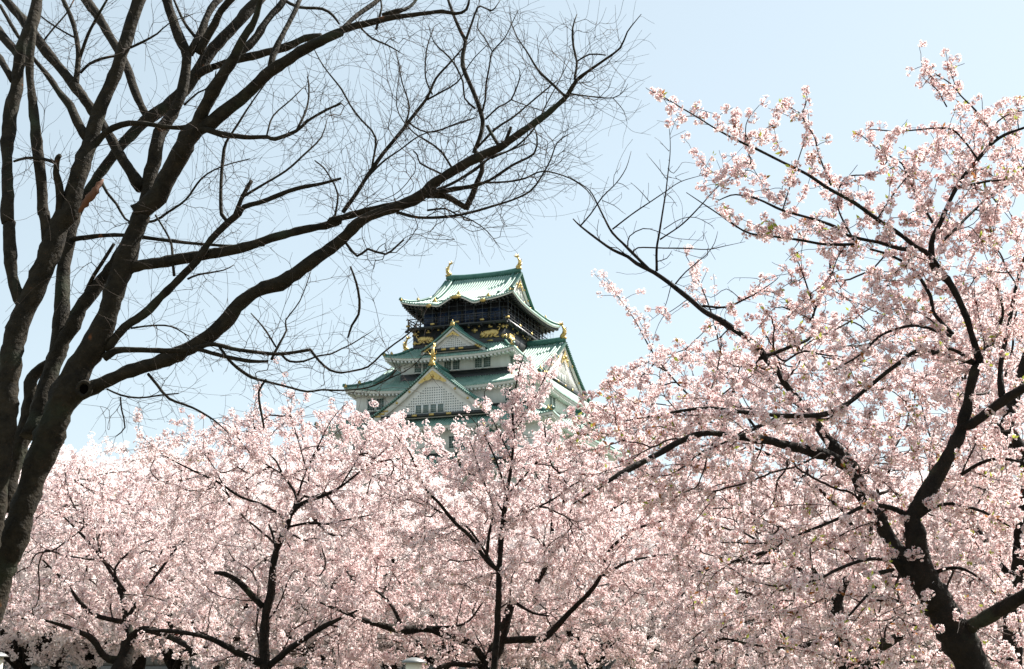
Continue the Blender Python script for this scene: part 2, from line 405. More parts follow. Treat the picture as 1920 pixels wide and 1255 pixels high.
def gable_wall(R, parent, pitch=0.34, win=None, zb=None):
    """triangular panels at both ends of a hip-and-gable roof"""
    for sx in (-1, 1):
        xg = sx*(R.g-0.34)
        d0 = R.b*(1-R.tg*0.98); n = 21; yy = np.linspace(-d0, d0, n); t = 1-np.abs(yy)/R.b
        ztop = R.z0 + (R.z1-R.z0)*prof(t, R.c) - 0.15; zbot = np.full(n, R.z0 + (R.z1-R.z0)*prof(R.tg, R.c) - 0.1); ztop = np.maximum(ztop, zbot+0.01)
        mb = MB(); P = np.stack([np.stack([np.full(n, xg), yy, zbot], -1), np.stack([np.full(n, xg), yy, ztop], -1)])
        Q = P.copy(); Q[..., 0] -= sx*0.3
        mb.grid(np.concatenate([P, Q[::-1], P[:1]], 0))
        gw = mb.build('gable', M['plaster'], parent if parent is keep else keep)
        bb = MB(); zz = zbot[0]
        bb.box2((xg, -d0*0.93, zz+0.05), (xg+sx*0.32, d0*0.93, zz+0.5)); bb.build('gable_beam', M['black'], gw)
        gg = MB(); H = R.z1-zz
        gold_tri(gg, lambda x, z: (xg+sx*0.36, sx*x, z), 0, R.z1-1.05, 0.26*H, 0.30*H)
        for sy in (-1, 1):
            for q in (0.30, 0.58): 
                ty = 1-q*d0/R.b; gg.ball((xg+sx*0.40, sy*q*d0, R.z0+(R.z1-R.z0)*prof(ty, R.c)-0.62), (0.1, 0.2, 0.2), 8, 5)
            ty = 1-0.84*d0/R.b; zc = R.z0+(R.z1-R.z0)*prof(ty, R.c)-0.75
            gg.box((xg+sx*0.40, sy*d0*0.84, zc), (0.1, 1.1, 0.32)); gg.box((xg+sx*0.40, sy*d0*0.78, zc+0.2), (0.09, 0.6, 0.3))
            gg.box((xg+sx*0.36, sy*d0*0.3, zz+0.28), (0.12, 0.6, 0.26))
        gg.box((xg+sx*0.36, 0, zz+0.28), (0.12, 0.6, 0.26))
        gg.build('gold_fitting', M['gold'], gw)
        la = MB(); dy = pitch
        for y in np.arange(-d0*0.62, d0*0.62, dy):
            top = R.z0 + (R.z1-R.z0)*prof(1-abs(y)/R.b, R.c) - 1.45
            if top > zz+0.7: la.box2((xg, y-0.055, zz+0.52), (xg+sx*0.06, y+0.055, top))
        if win: 
            for wy in win: window(gw, 1 if sx > 0 else 3, wy*sx, R.g-0.34, zz+0.62, zz+1.75, 0.85, True, (3, 3))
        la.build('gable_lattice', M['lattice'] if False else M['plaster'], gw)
def gold_tri(mb, f, x0, zt, w, h):
    """openwork gold peak ornament: chevron with scalloped lower edge"""
    n = 9; q = np.linspace(-1, 1, n)
    top = [f(x0+w*a, zt-abs(a)*h) for a in q]; low = [f(x0+w*a, zt-abs(a)*h - (0.55*h*(1-abs(a)) + 0.14*h + (0.10*h if i % 2 else 0))) for i, a in enumerate(q)]
    P = np.array([top, low]); nrm = np.cross(P[0,1]-P[0,0], P[1,0]-P[0,0]); 
    mb.grid(P)
    c = np.array(f(x0, zt-h*0.55)); mb.ball(c, 0.16*h, 8, 6)
    for a in (-0.55, 0.55): mb.ball(f(x0+w*a, zt-h*0.75), 0.10*h, 8, 5)

def dormer(xc, d, dback, wd, zb, zp, parent, rows=9, win=None, lat=0.34, barge=0.62, gold=1.0, beam=True):
    """chidori gable on the front: two tiled slopes, white panel, lattice, bargeboard, gold work"""
    f = lambda x, dd, z: FR[0](np.asarray(x, float), np.asarray(dd, float), np.asarray(z, float))
    pr = lambda t: 0.72*t + 0.28*t*t                               # t: 0 at the eave, 1 at the peak
    n = int((d-dback)/0.42); p = (d-dback)/n; mb = MB()
    for sx in (-1, 1):
        ds, hs = [], []
        for i in range(n):
            for q, h in ((0.0, 0.0), (0.45, 0.0), (0.55, 0.13), (0.95, 0.13)): ds.append(d-(i+q)*p); hs.append(h)
        ds = np.array(ds); hs = np.array(hs); t = np.linspace(0, 1, rows)[:, None]
        X = np.broadcast_to(xc + sx*wd*(1-t), (rows, len(ds))); Z = zb + (zp-zb)*pr(t) + hs[None]; D = np.broadcast_to(ds, X.shape)
        P = f(X, D, Z); P = P if sx > 0 else P[:, ::-1]
        mb.grid(P); Pl = P.copy(); Pl[..., 2] = (zb + (zp-zb)*pr(t)) - 0.2; mb.grid(Pl[::-1])
        t1 = np.linspace(0, 1, 34); ed = f(xc+sx*wd*(1-t1), np.full(34, d+0.02), zb+(zp-zb)*pr(t1))
        for e in ed: mb.box(e + np.array([0, 0.14, 0.07]), (0.17, 0.5, 0.2))
    go = mb.build('dormer_roof', M['tile'], parent)
    rd = MB(); y = np.linspace(d+0.15, dback, 8); rd.sweep(f(np.full(8, xc), y, np.full(8, zp-0.05) + 0.25*np.linspace(1, 0, 8)**2), 0.5, 0.55)
    for sx in (-1, 1):
        t1 = np.linspace(1, 0.02, 16); rd.sweep(f(xc+sx*wd*(1-t1), np.full(16, d-0.75), zb+(zp-zb)*pr(t1)+0.05), 0.36, 0.36)
        rd.sweep(f(xc+sx*wd*(1-t1), np.full(16, d-0.12), zb+(zp-zb)*pr(t1)+0.02), 0.34, 0.24)
    rd.build('dormer_ridge', M['tile_edge'], parent)
    # panel
    dp = d-0.75; m = 25; q = np.linspace(-0.97, 0.97, m); tp = 1-np.abs(q)
    zt = np.maximum(zb+(zp-zb)*pr(tp)-0.12, zb+0.03); pl = MB()
    pl.grid(np.stack([f(xc+wd*q, np.full(m, dp), np.full(m, zb-0.25)), f(xc+wd*q, np.full(m, dp), zt)])); pl.build('gable', M['plaster'], parent)
    # bargeboard
    bb = MB()
    for sx in (-1, 1):
        t1 = np.linspace(1, 0.0, 20); x = xc+sx*wd*(1-t1); z = zb+(zp-zb)*pr(t1)
        lo = np.maximum(z-0.1-barge*(1+0.25*(1-t1)), zb-0.5)
        R = np.stack([f(x, np.full(20, d-0.16), z-0.1), f(x, np.full(20, d-0.16), lo), f(x, np.full(20, d-0.38), lo), f(x, np.full(20, d-0.38), z-0.1)])
        bb.grid(np.concatenate([R, R[:1]], 0) if sx > 0 else np.concatenate([R, R[:1]], 0)[:, ::-1])
    bb.build('bargeboard', M['plaster'], parent)
    # lattice of small dark square holes
    la = MB(); hgt = zp-zb; zz = zb + (0.35 if beam else 0.2)
    wx = [(a-0.62, b_+0.62) for a, b_ in ([(min(win), max(win))] if win else [])]
    for x in np.arange(-wd*0.72, wd*0.72+0.01, lat):
        for z in np.arange(zz+0.15, zp, lat):
            if z + 0.3 > zb + hgt*pr(max(0, 1-(abs(x)+0.1)/wd)) - barge*1.55 - 0.25: break
            if z > zp - hgt*0.40 and abs(x) < wd*0.14: continue
            if win and wx[0][0] < x < wx[0][1] and z < zz+1.5: continue
            la.box(f(xc+x, dp+0.005, z), (lat*0.5, 0.03, lat*0.5))
    la.build('gable_lattice', M['lattice_hole'], parent)
    if win:
        for x in win: window(parent, 0, xc+x, dp, zz+0.12, zz+1.28, 0.82, True, (4, 4))
    gd = MB()
    F2 = lambda x, z: tuple(f(x, d-0.10, z))
    gold_tri(gd, F2, xc, zp-0.75, wd*0.22*gold, hgt*0.22*gold)
    for sx in (-1, 1):
        for q_ in (0.36, 0.56) if wd > 6 else ():
            zc = zb+hgt*pr(1-q_)-0.1-barge*0.6; gd.ball(f(xc+sx*wd*q_, d-0.10, zc), (0.2, 0.1, 0.2), 8, 5)
        for q_, hh in ((0.80, 0.30), (0.74, 0.22), (0.86, 0.24)):
            gd.box(f(xc+sx*wd*q_, d-0.08-(q_-0.74)*0.1, zb+hgt*pr(1-q_)-0.32*barge-0.22), (wd*0.09, 0.12, hh))
        gd.box(f(xc+sx*wd*0.27, d-0.03, zb+0.08), (0.75, 0.1, 0.30))
    gd.box(f(xc, d-0.03, zb+0.08), (0.75, 0.1, 0.30))
    gd.build('gold_fitting', M['gold'], parent)
    if beam:
        bm = MB(); bm.box(f(xc, d-0.3, zb+0.06), (wd*1.62, 0.45, 0.46)); bm.build('gable_beam', M['black'], parent)

# --- stone base
sb = MB()
for k, (hx, out) in enumerate(((22.5, 23.5), (23.5, 22.5), (22.5, 23.5), (23.5, 22.5))):
    o_ = FR[k](np.array(-hx-2.5), np.array(out+2.5), np.array(10.2)); e_ = FR[k](np.array(1.), np.array(0.), np.array(0.)); n_ = FR[k](np.array(0.), np.array(1.), np.array(0.2))
    n_ = n_/np.linalg.norm(n_); u_ = np.cross(n_, e_); u_ = u_ if u_[2] > 0 else -u_
    stone_face(sb, o_, e_, u_, 2*hx+5, 12.0, n_, 1.5)
sb.frustum((24.6, 25.6), (22.3, 23.3), 10.2, 22.4)
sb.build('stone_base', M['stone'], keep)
# --- storeys
w0 = wall_storey(18.2, 20.0, 22.3, 28.4)
RE = Roof(20.6, 22.4, 16.6, 18.2, 27.6, 30.4, 0.9); roE = roof_obj(RE, (18.2, 20.0), 27.3)
base_band(16.65, 18.25, 29.6, 30.9)
w1 = wall_storey(16.6, 18.2, 30.9, 35.2)
for x in (-12.6, -11.2, -6.4, -5.0, 2.6, 4.0, 9.6, 11.0): window(w1, 0, x, 18.2, 31.5, 33.2, 1.0)
for y in (-9, -7.6, -1, 0.4, 7, 8.4): window(w1, 1, y, 16.6, 31.6, 33.3, 1.0)
RD = Roof(18.2, 20.3, 14.1, 15.5, 34.6, 37.6, 1.0); roD = roof_obj(RD, (16.6, 18.2), 34.4)
corner_tiles(RD, roD)
base_band(14.15, 15.55, 36.7, 38.1)
w2 = wall_storey(14.1, 15.5, 38.1, 41.15)
for x in (-11.6, -10.1, 10.1, 11.6): window(w2, 0, x, 15.5, 38.35, 40.0, 1.15)
for y in (-9, -7.5, 7.5, 9): window(w2, 1, y, 14.1, 38.4, 40.0, 1.1)
RC = Roof(15.3, 17.3, 0, 0, 40.7, 50.0, 1.0, g=13.6, tg=0.33); roC = roof_obj(RC, (14.1, 15.5), 40.5)
RC.rake(roC)
gable_wall(RC, keep, 0.34, (-4.3, -2.8, -1.3, 0.2)); corner_tiles(RC, roC)
fish(roC, (13.4, 0, 50.9), math.pi, 1.25); fish(roC, (-13.4, 0, 50.9), 0, 1.25)
base_band(8.66, 11.86, 42.2, 44.2)
w3 = wall_storey(8.6, 11.8, 44.2, 47.2)
for x in (-5.8, -4.42, -0.97, 0.4, 3.93, 5.3): window(w3, 0, x, 11.8, 44.42, 45.95, 1.05)
for y in (-10.7, 10.7): window(w3, 1, y, 8.6, 44.6, 46.0, 0.95)
RB = Roof(10.4, 14.4, 7.5, 10.1, 46.05, 48.4, 0.7); roB = roof_obj(RB, (8.6, 11.8), 46.1, 0.36)
corner_tiles(RB, roB, 0.6)
# dormers of the front
dg = thing('front_gable', '', ''); dg.parent = keep
del dg['label']; del dg['category']
dormer(-0.35, 19.1, 13.0, 9.8, 36.3, 43.6, dg, 11, (-2.3, -1.15, 0.0, 1.15), 0.36, 0.8)
o1 = fish(dg, (-0.35, -18.8, 44.5), math.pi/2, 1.15); finial(dg, (-0.35, -19.2, 43.55), 1.25)
sg = thing('small_gable', '', ''); sg.parent = keep
del sg['label']; del sg['category']
dormer(0.6, 14.0, 9.5, 5.1, 47.0, 50.55, sg, 8, None, 0.30, 0.42, 0.95)
finial(sg, (0.6, -14.0, 50.6), 1.0)
# lower gable over the buried roof, half seen through the blossom
lg = thing('lower_gable', '', ''); lg.parent = keep
del lg['label']; del lg['category']
dormer(8.6, 21.8, 17.5, 4.6, 29.0, 33.3, lg, 8, None, 0.34, 0.5); finial(lg, (8.6, -21.8, 33.4), 1.2)
rg = thing('side_gable', '', ''); rg.parent = keep; rg.rotation_euler = (0, 0, math.pi/2)
del rg['label']; del rg['category']
dormer(0.0, 17.6, 13.0, 5.5, 35.5, 39.0, rg, 8, None, 0.34, 0.5); finial(rg, (0.0, -17.6, 39.1), 1.2)
# --- black storey with gold reliefs
wb = wall_storey(7.5, 10.1, 46.8, 51.45, 'black')
def relief_tiger(k, x, d, z, flip=1, s=1.0):
    """crouching gold beast in relief, tail in a curl"""
    mb = MB(); f = lambda a, b_, o=0.0: FR[k](np.array(x+flip*a*s), np.array(d+o), np.array(z+b_*s))
    def el(a, b_, ra, rb, t=0.14):
        mb.ball(f(a, b_, 0.02), (ra*s, t, rb*s) if k % 2 == 0 else (t, ra*s, rb*s), 12, 8)
    def tb(pts, r):
        P = np.array([f(a, b_, 0.06) for a, b_ in pts]); mb.tubes([P], [np.array(r)*s], 6, True)
    el(0.55, 0.15, 0.85, 0.46); el(-0.25, 0.10, 0.80, 0.44); el(1.0, 0.05, 0.52, 0.48); el(-1.05, -0.08, 0.44, 0.38, 0.2)
    el(-1.28, -0.18, 0.24, 0.20, 0.24); el(-0.85, 0.28, 0.12, 0.14, 0.2); el(-1.2, 0.26, 0.12, 0.13, 0.2)
    tb([(-0.6,-0.1),(-0.95,-0.45),(-1.45,-0.58)], (0.24,0.17,0.12)); tb([(-0.2,-0.2),(-0.35,-0.52),(-0.75,-0.62)], (0.24,0.16,0.12))
    tb([(1.15,-0.15),(0.75,-0.50),(1.15,-0.62),(1.6,-0.60)], (0.28,0.2,0.15,0.12)); tb([(0.5,-0.2),(0.3,-0.55),(0.0,-0.62)], (0.22,0.15,0.12))
    tb([(1.3,0.25),(1.6,0.45),(1.72,0.75),(1.5,0.92),(1.25,0.8)], (0.12,0.10,0.09,0.09,0.07))
    return mb.build('tiger_relief', M['gold'], wb, True)
relief_tiger(0, 4.95, 10.1, 49.95, 1, 1.0); relief_tiger(0, -5.4, 10.1, 49.85, -1, 0.9)
relief_tiger(1, -7.6, 7.5, 49.8, 1, 0.85); relief_tiger(1, 2.5, 7.5, 49.8, -1, 0.95)
def plate(k, x, d, z, sx, sz, t=0.1): gf.box(FR[k](np.array(x), np.array(d), np.array(z)), (sx, t, sz) if k % 2 == 0 else (t, sx, sz))
for k, hx, d in ((0, 7.5, 10.1), (1, 10.1, 7.5), (2, 7.5, 10.1), (3, 10.1, 7.5)):
    gf = MB()
    for i in range(9): plate(k, -hx+0.9+(2*hx-1.8)*i/8, d+0.03, 51.2, 0.30, 0.26)
    for x in (-5.0, -1.6, 1.9, 5.1):
        if k == 0 and abs(x) < 3: continue
        plate(k, x, d+0.03, 48.85 if k == 0 else 48.7, 0.9, 0.20); plate(k, x, d+0.03, 50.95, 0.7, 0.2)
    for sx in (-1, 1):
        for z in (47.9, 49.4, 50.9): plate(k, sx*(hx-0.35), d+0.03, z, 0.62, 0.30); plate(k, sx*(hx-0.35), d+0.035, z, 0.28, 0.62, 0.12)
    if k == 0:
        for x in (2.6, -2.3): plate(0, x, 10.13, 50.6, 0.95, 0.28); plate(0, x, 10.135, 50.6, 0.35, 0.75, 0.12)
    gf.build('gold_fitting', M['gold'], wb)
# --- balcony
bl = thing('balcony', '', ''); bl.parent = keep
del bl['label']; del bl['category']
BA, BB = 8.2, 10.8
mb = MB(); mb.box2((-BA, -BB, 51.45), (BA, BB, 51.75)); mb.build('balcony_floor', M['black'], bl)
rl = MB(); ps = MB(); pg = MB()
for k, hx, d in ((0, BA, BB), (1, BB, BA), (2, BA, BB), (3, BB, BA)):
    for z, hgt in ((53.05, 0.12), (52.65, 0.09), (52.2, 0.09)):
        L = hx*2 + (0.5 if z > 53 else -0.1); c = FR[k](np.array(0.), np.array(d-0.12), np.array(z + 0.004*k)); rl.box(c, (L, 0.11, hgt) if k % 2 == 0 else (0.11, L, hgt))
    n = 9
    for i in range(n):
        x = -hx+0.12+(2*hx-0.24)*i/(n-1)
        if i < n-1: rl.box(FR[k](np.array(x), np.array(d-0.12), np.array(52.40)), (0.16, 0.16, 1.35))
        rl.box(FR[k](np.array(x), np.array(d+0.12), np.array(51.2)), (0.22, 0.5, 0.35) if k % 2 == 0 else (0.5, 0.22, 0.35))
        if i % 2 == 0: pg.box(FR[k](np.array(x), np.array(d-0.05), np.array(52.02)), (0.62, 0.22, 0.26) if k % 2 == 0 else (0.22, 0.62, 0.26))
    n = 13 if k % 2 == 0 else 15
    for i in range(n-1):
        x = -hx+0.05+(2*hx-0.1)*i/(n-1)
        ps.tubes([[FR[k](np.array(x), np.array(d-0.03), np.array(51.7)), FR[k](np.array(x), np.array(d-0.03), np.array(55.5))]], [[0.02, 0.02]], 4)
    for z in (53.7, 54.5): ps.tubes([[FR[k](np.array(-hx), np.array(d-0.03), np.array(z)), FR[k](np.array(hx), np.array(d-0.03), np.array(z))]], [[0.014, 0.014]], 4)
rl.build('railing', M['darkroom'], bl); ps.build('net_wire', M['steel'], bl); pg.build('gold_fitting', M['gold'], bl)
wt = wall_storey(6.4, 8.7, 51.7, 56.3, 'darkroom')
for k, hx, d in ((0, 6.4, 8.7), (1, 8.7, 6.4)):
    for i in range(6):
        x = -hx*0.85+hx*1.7*i/5
        pn = MB(); fr = MB(); pn.box(FR[k](np.array(x), np.array(d+0.03), np.array(53.3)), (1.7, 0.06, 1.9) if k % 2 == 0 else (0.06, 1.7, 1.9))
        fr.box(FR[k](np.array(x+hx*0.17), np.array(d+0.05), np.array(53.6)), (0.22, 0.2, 3.6) if k % 2 == 0 else (0.2, 0.22, 3.6)); pn.build('blue_panel', M['blue'], wt); fr.build('pillar', M['black'], wt)
# --- top roof
RA = Roof(9.2, 11.4, 0, 0, 55.0, 62.0, 1.0, g=6.3, tg=0.48, wave=(3.1, 1.05), c=0.5)
roA = roof_obj(RA, (6.4, 8.7), 55.6, 0.30, 'black', True)
fa = MB()
for k in range(4):
    x, d, z = RA.edge(k); x = x*(1+0.05/9.2); fa.grid(np.stack([FR[k](x, d+0.05, z-0.08), FR[k](x, d+0.05, z-0.36), FR[k](x, d-0.1, z-0.37)]))
fa.build('fascia', M['plaster'], roA)
RA.rake(roA)
gable_wall(RA, keep, 0.34, (-0.7, 0.7)); corner_tiles(RA, roA, 0.55)
fish(roA, (6.1, 0, 62.9), math.pi, 1.15); fish(roA, (-6.1, 0, 62.9), 0, 1.15)
X, D, Z = RA.surf(0, np.array([0., 4.4, -4.4]), np.array([0.10, 0.2, 0.2]))
for p in FR[0](X, D, Z): finial(roA, p, 0.95)
gw = MB()
for x, z, sx in ((0, 55.75, 1.6), (-4.4, 54.75, 0.8), (4.4, 54.8, 0.9)): gw.box((x, -11.45, z), (sx, 0.2, 0.34)); gw.box((x, -11.47, z), (sx*0.5, 0.2, 0.55))
gw.build('gold_fitting', M['gold'], roA)

# ------------------------------------------------------------------ trees: helpers
def catmull(K, step):
    """smooth curve through the rows of K, resampled to about `step` photo pixels"""
    K = np.asarray(K, float); n = len(K)
    if n == 2: K = np.stack([K[0], (K[0]+K[1])/2, K[1]]); n = 3
    E = np.concatenate([[2*K[0]-K[1]], K, [2*K[-1]-K[-2]]]); out = []
    for i in range(n-1):
        L = np.hypot(*(K[i+1]-K[i])[:2]); m = max(2, int(L/step)); t = np.linspace(0, 1, m, endpoint=False)[:, None]
        a, b, c, d = E[i], E[i+1], E[i+2], E[i+3]
        out.append(0.5*(2*b + (c-a)*t + (2*a-5*b+4*c-d)*t*t + (3*b-a-3*c+d)*t**3))
    return np.concatenate(out + [K[-1:]])
class Tree:
    """traced limbs (photo pixels, each at its own distance) plus grown twigs"""
    def __init__(s, d, seed, step=12, wob=1.0):
        s.ws = 1.0; s.rough = 0.06; s.smooth = 2; s.jit = 0.10; s.hn = 0.014; s.d = d; s.rng = np.random.default_rng(seed); s.L = []; s.step = step; s.wob = wob; s.all = np.zeros((0, 4))
    def limb(s, pts, dd=0.0, base=False, wscale=1.0, kind='limb'):
        """pts: (x, y, width px); dd: how far the tip lies beyond (+) or before (-) the start, metres; starts on the nearest earlier limb"""
        K = np.array(pts, float)
        if base or len(s.all) == 0: d0 = s.d if not isinstance(base, float) else base
        else:
            j = np.argmin((s.all[:, 0]-K[0, 0])**2 + (s.all[:, 1]-K[0, 1])**2); d0 = s.all[j, 3]
        C = catmull(K, s.step); l = np.concatenate([[0], np.cumsum(np.hypot(*np.diff(C[:, :2], axis=0).T))]); l /= l[-1]
        wv = np.convolve(s.rng.normal(0, 1, len(C)+8), np.ones(6)/6, 'same')[4:4+len(C)]
        dep = d0 + dd*l**1.2 + wv*0.03*s.wob*np.minimum(1, l*5)
        C = np.concatenate([C, dep[:, None]], 1)
        wx = np.convolve(s.rng.normal(0, 1, (len(C)+8)), np.ones(3)/3, 'same')[4:4+len(C)]; C[:, 0] += wx*np.clip(C[:, 2]*0.05, 0.3, 1.2)*s.wob
        s.all = np.concatenate([s.all, C])
        P = px(C[:, 0], C[:, 1], C[:, 3]); r = np.maximum(C[:, 2], 0.6)*0.5*wscale*s.ws*np.sqrt(C[:, 3]**2 + (P[:, 2]-CAMZ)**2)/F/1.0
        if base and K[0, 1] > 1120:                             # run the trunk down into the ground
            dirv = P[0]-P[min(6, len(P)-1)]; dirv /= -dirv[2]; n = 6
            q = np.linspace(1, 0, n, endpoint=False)[:, None]; dz = P[0, 2]+0.15
            ext = P[0] + np.array([dirv[0]*0.7, dirv[1]*0.7, -1])*dz*q if dz > 0 else P[:0]
            er = r[0]*(1+0.45*q[:, 0]**2) if dz > 0 else r[:0]
            P = np.concatenate([ext, P]); r = np.concatenate([er, r])
        s.L.append((P, r, kind)); return s
    def nodes(s, rmax, gap):
        N, D, R = [], [], []
        for P, r, kd in s.L:
            if kd == 'bare_cut': continue
            T = np.gradient(P, axis=0); T /= np.linalg.norm(T, axis=1)[:, None]+1e-9
            l = np.concatenate([[0], np.cumsum(np.linalg.norm(np.diff(P, axis=0), axis=1))]); q = np.arange(0, l[-1], gap); q = np.append(q, l[-1])
            p = np.stack([np.interp(q, l, P[:, i]) for i in range(3)], 1); t = np.stack([np.interp(q, l, T[:, i]) for i in range(3)], 1); rr = np.interp(q, l, r)
            k = rr < rmax; N.append(p[k]); D.append(t[k]); R.append(rr[k])
        return np.concatenate(N), np.concatenate(D), np.concatenate(R)
    def grow(s, pts, rmax, gap, dmax, r0, pull=0.9, up=0.0, rcap=0.02):
        """joins every point to the nearest well-aligned node; returns hermite edges"""
        N, D, R = s.nodes(rmax, gap); n0 = len(N)
        # order by distance from the limbs
        dist = np.empty(len(pts))
        for i in range(0, len(pts), 400): dist[i:i+400] = np.sqrt(((pts[i:i+400, None]-N[None])**2).sum(-1)).min(1)
        pts = pts[np.argsort(dist)]
        tot = n0+len(pts); NP = np.empty((tot, 3)); ND = np.empty((tot, 3)); NP[:n0] = N; ND[:n0] = D; par = np.full(tot, -1); nn = n0; deg = np.zeros(tot)
        pen = np.zeros(tot); pen[:n0] = np.clip(R/0.03, 0, 1.5)*0.12
        for p in pts:
            v = p - NP[:nn]; d = np.sqrt((v*v).sum(1)) + 1e-6; c = (v*ND[:nn]).sum(1)/d
            cost = d*(1 + pull*(1-c)) + pen[:nn] + 0.02*deg[:nn]; j = int(np.argmin(cost))
            if d[j] > dmax: continue
            dv = v[j]/d[j]; nd = 0.45*ND[j] + 0.75*dv + np.array([0, 0, up]) + s.rng.normal(0, s.jit, 3)
            NP[nn] = p; ND[nn] = nd/np.linalg.norm(nd); par[nn] = j; deg[j] += 1; nn += 1
        NP, ND, par = NP[:nn], ND[:nn], par[:nn]
        for _ in range(s.smooth):                               # relax the grown chains so shoots run straighter
            ch = np.arange(n0, nn); acc = np.zeros((nn, 3)); cnt = np.zeros(nn); np.add.at(acc, par[ch], NP[ch]); np.add.at(cnt, par[ch], 1)
            k = (np.arange(nn) >= n0) & (cnt > 0); m_ = (NP[par[k]] + acc[k]/cnt[k][:, None])/2; NP[k] = 0.45*NP[k] + 0.55*m_
        if s.smooth:
            ch = np.arange(n0, nn); dv = NP[ch]-NP[par[ch]]; dv /= np.linalg.norm(dv, axis=1)[:, None]+1e-9; acc = np.zeros((nn, 3)); np.add.at(acc, par[ch], dv)
            nd = dv + 0.5*acc[ch]; ND[ch] = nd/(np.linalg.norm(nd, axis=1)[:, None]+1e-9)
        rad = np.zeros(nn)
        for i in range(nn-1, n0-1, -1):
            rad[i] = max(rad[i], r0**2.3)
            if par[i] >= n0: rad[par[i]] += rad[i]
        rad[n0:] = np.minimum(rad[n0:]**(1/2.3), rcap)
        ch = np.arange(n0, nn); pa = par[ch]
        pr = np.where(pa >= n0, rad[pa], rad[ch]*1.25); pr = np.minimum(pr, rad[ch]*1.5)
        A, B = NP[pa], NP[ch]; L = np.linalg.norm(B-A, axis=1)[:, None]
        TA = ND[pa]*L*0.9; TA[pa < n0] = (0.35*ND[pa] + 0.65*(B-A)/L)[pa < n0]*L[pa < n0]; TB = ND[ch]*L*0.8
        tt = np.linspace(0, 1, 5)[None, :, None]
        H = (2*tt**3-3*tt**2+1)*A[:, None] + (tt**3-2*tt**2+tt)*TA[:, None] + (-2*tt**3+3*tt**2)*B[:, None] + (tt**3-tt**2)*TB[:, None]
        H[:, 1:4] += s.rng.normal(0, 1, (len(H), 3, 3))*L[:, None]*s.hn
        RR = pr[:, None]*(1-tt[..., 0]) + rad[ch][:, None]*tt[..., 0]
        s.E = (H, RR); return H, RR
    def build_limbs(s, root, m, names=None, big=0.03, k=10, small_name='branch'):
        """thick limbs are parts of their own; the thin ones together make one branches part"""
        for P, r, kd in s.L:
            thick = r.max() > big; kk = k if r.max() > 0.012 else 5; mb = MB()
            mb.tubes(P[None], (r*(1+0.10*np.convolve(s.rng.normal(0, 1, len(r)+6), np.ones(3)/3, 'same')[3:3+len(r)]))[None], kk if thick else 5, True, rough=s.rough if thick else 0.0)
            mb.build('trunk' if kd == 'trunk' else 'limb' if thick else small_name, m, root, True)
def in_poly(x, y, poly):
    c = np.zeros(len(x), bool); n = len(poly)
    for i in range(n):
        x1, y1 = poly[i]; x2, y2 = poly[(i+1) % n]
        h = ((y1 > y) != (y2 > y)) & (x < (x2-x1)*(y-y1)/((y2-y1) if y2 != y1 else 1e-9) + x1); c ^= h
    return c
def poly_points(rng, poly, n, d0, d1):
    p = np.array(poly, float); out = []; got = 0; lo, hi = p.min(0), p.max(0)
    while got < n:
        x = rng.uniform(lo[0], hi[0], 3*n); y = rng.uniform(lo[1], hi[1], 3*n); k = in_poly(x, y, p); out.append(np.stack([x[k], y[k]], 1)); got += k.sum()
    q = np.concatenate(out)[:n]; return px(q[:, 0], q[:, 1], rng.uniform(d0, d1, n))
def near_limb_points(rng, T, n, wmax, spread, sd, taper=0.5):
    """points scattered around the thin limbs of tree T, more spread towards the tips"""
    A = T.all[T.all[:, 2] < wmax]; j = rng.integers(0, len(A), n); a = A[j]
    q = a[:, :2] + rng.normal(0, 1, (n, 2))*spread
    return px(q[:, 0], q[:, 1], a[:, 3] + rng.normal(0, sd, n))

# flower templates (unit radius 1, facing +z)
def flower_near():
    V = [(0, 0, -0.18)]; Fc = []
    for i in range(5):
        a = i*2*np.pi/5
        V += [(0.50*math.cos(a-0.628), 0.50*math.sin(a-0.628), 0.05), (0.98*math.cos(a-0.27), 0.98*math.sin(a-0.27), 0.24), (0.98*math.cos(a+0.27), 0.98*math.sin(a+0.27), 0.24)]
    for i in range(5): Fc.append([0, 1+3*i, 2+3*i, 3+3*i, 1+3*((i+1) % 5)])
    return np.array(V), np.array(Fc), np.array([1.0] + [0.45, 0, 0]*5)
def flower_mid():
    V = [(0, 0, -0.2)] + [(math.cos(i*2*np.pi/5), math.sin(i*2*np.pi/5), 0.2) for i in range(5)]
    return np.array(V), np.array([[0, 1+i, 1+(i+1) % 5] for i in range(5)]), np.array([1.0, 0, 0, 0, 0, 0])
def flower_far():
    V = [(0.9, 0.25, 0), (-0.2, 0.95, 0.25), (-0.95, -0.1, 0), (0.1, -0.95, 0.25)]
    return np.array(V), np.array([[0, 1, 2, 3]]), np.array([0., 0, 0, 0])
EDGE = np.array([0.96, 0.92, 0.905]); HEART = np.array([0.58, 0.22, 0.23])
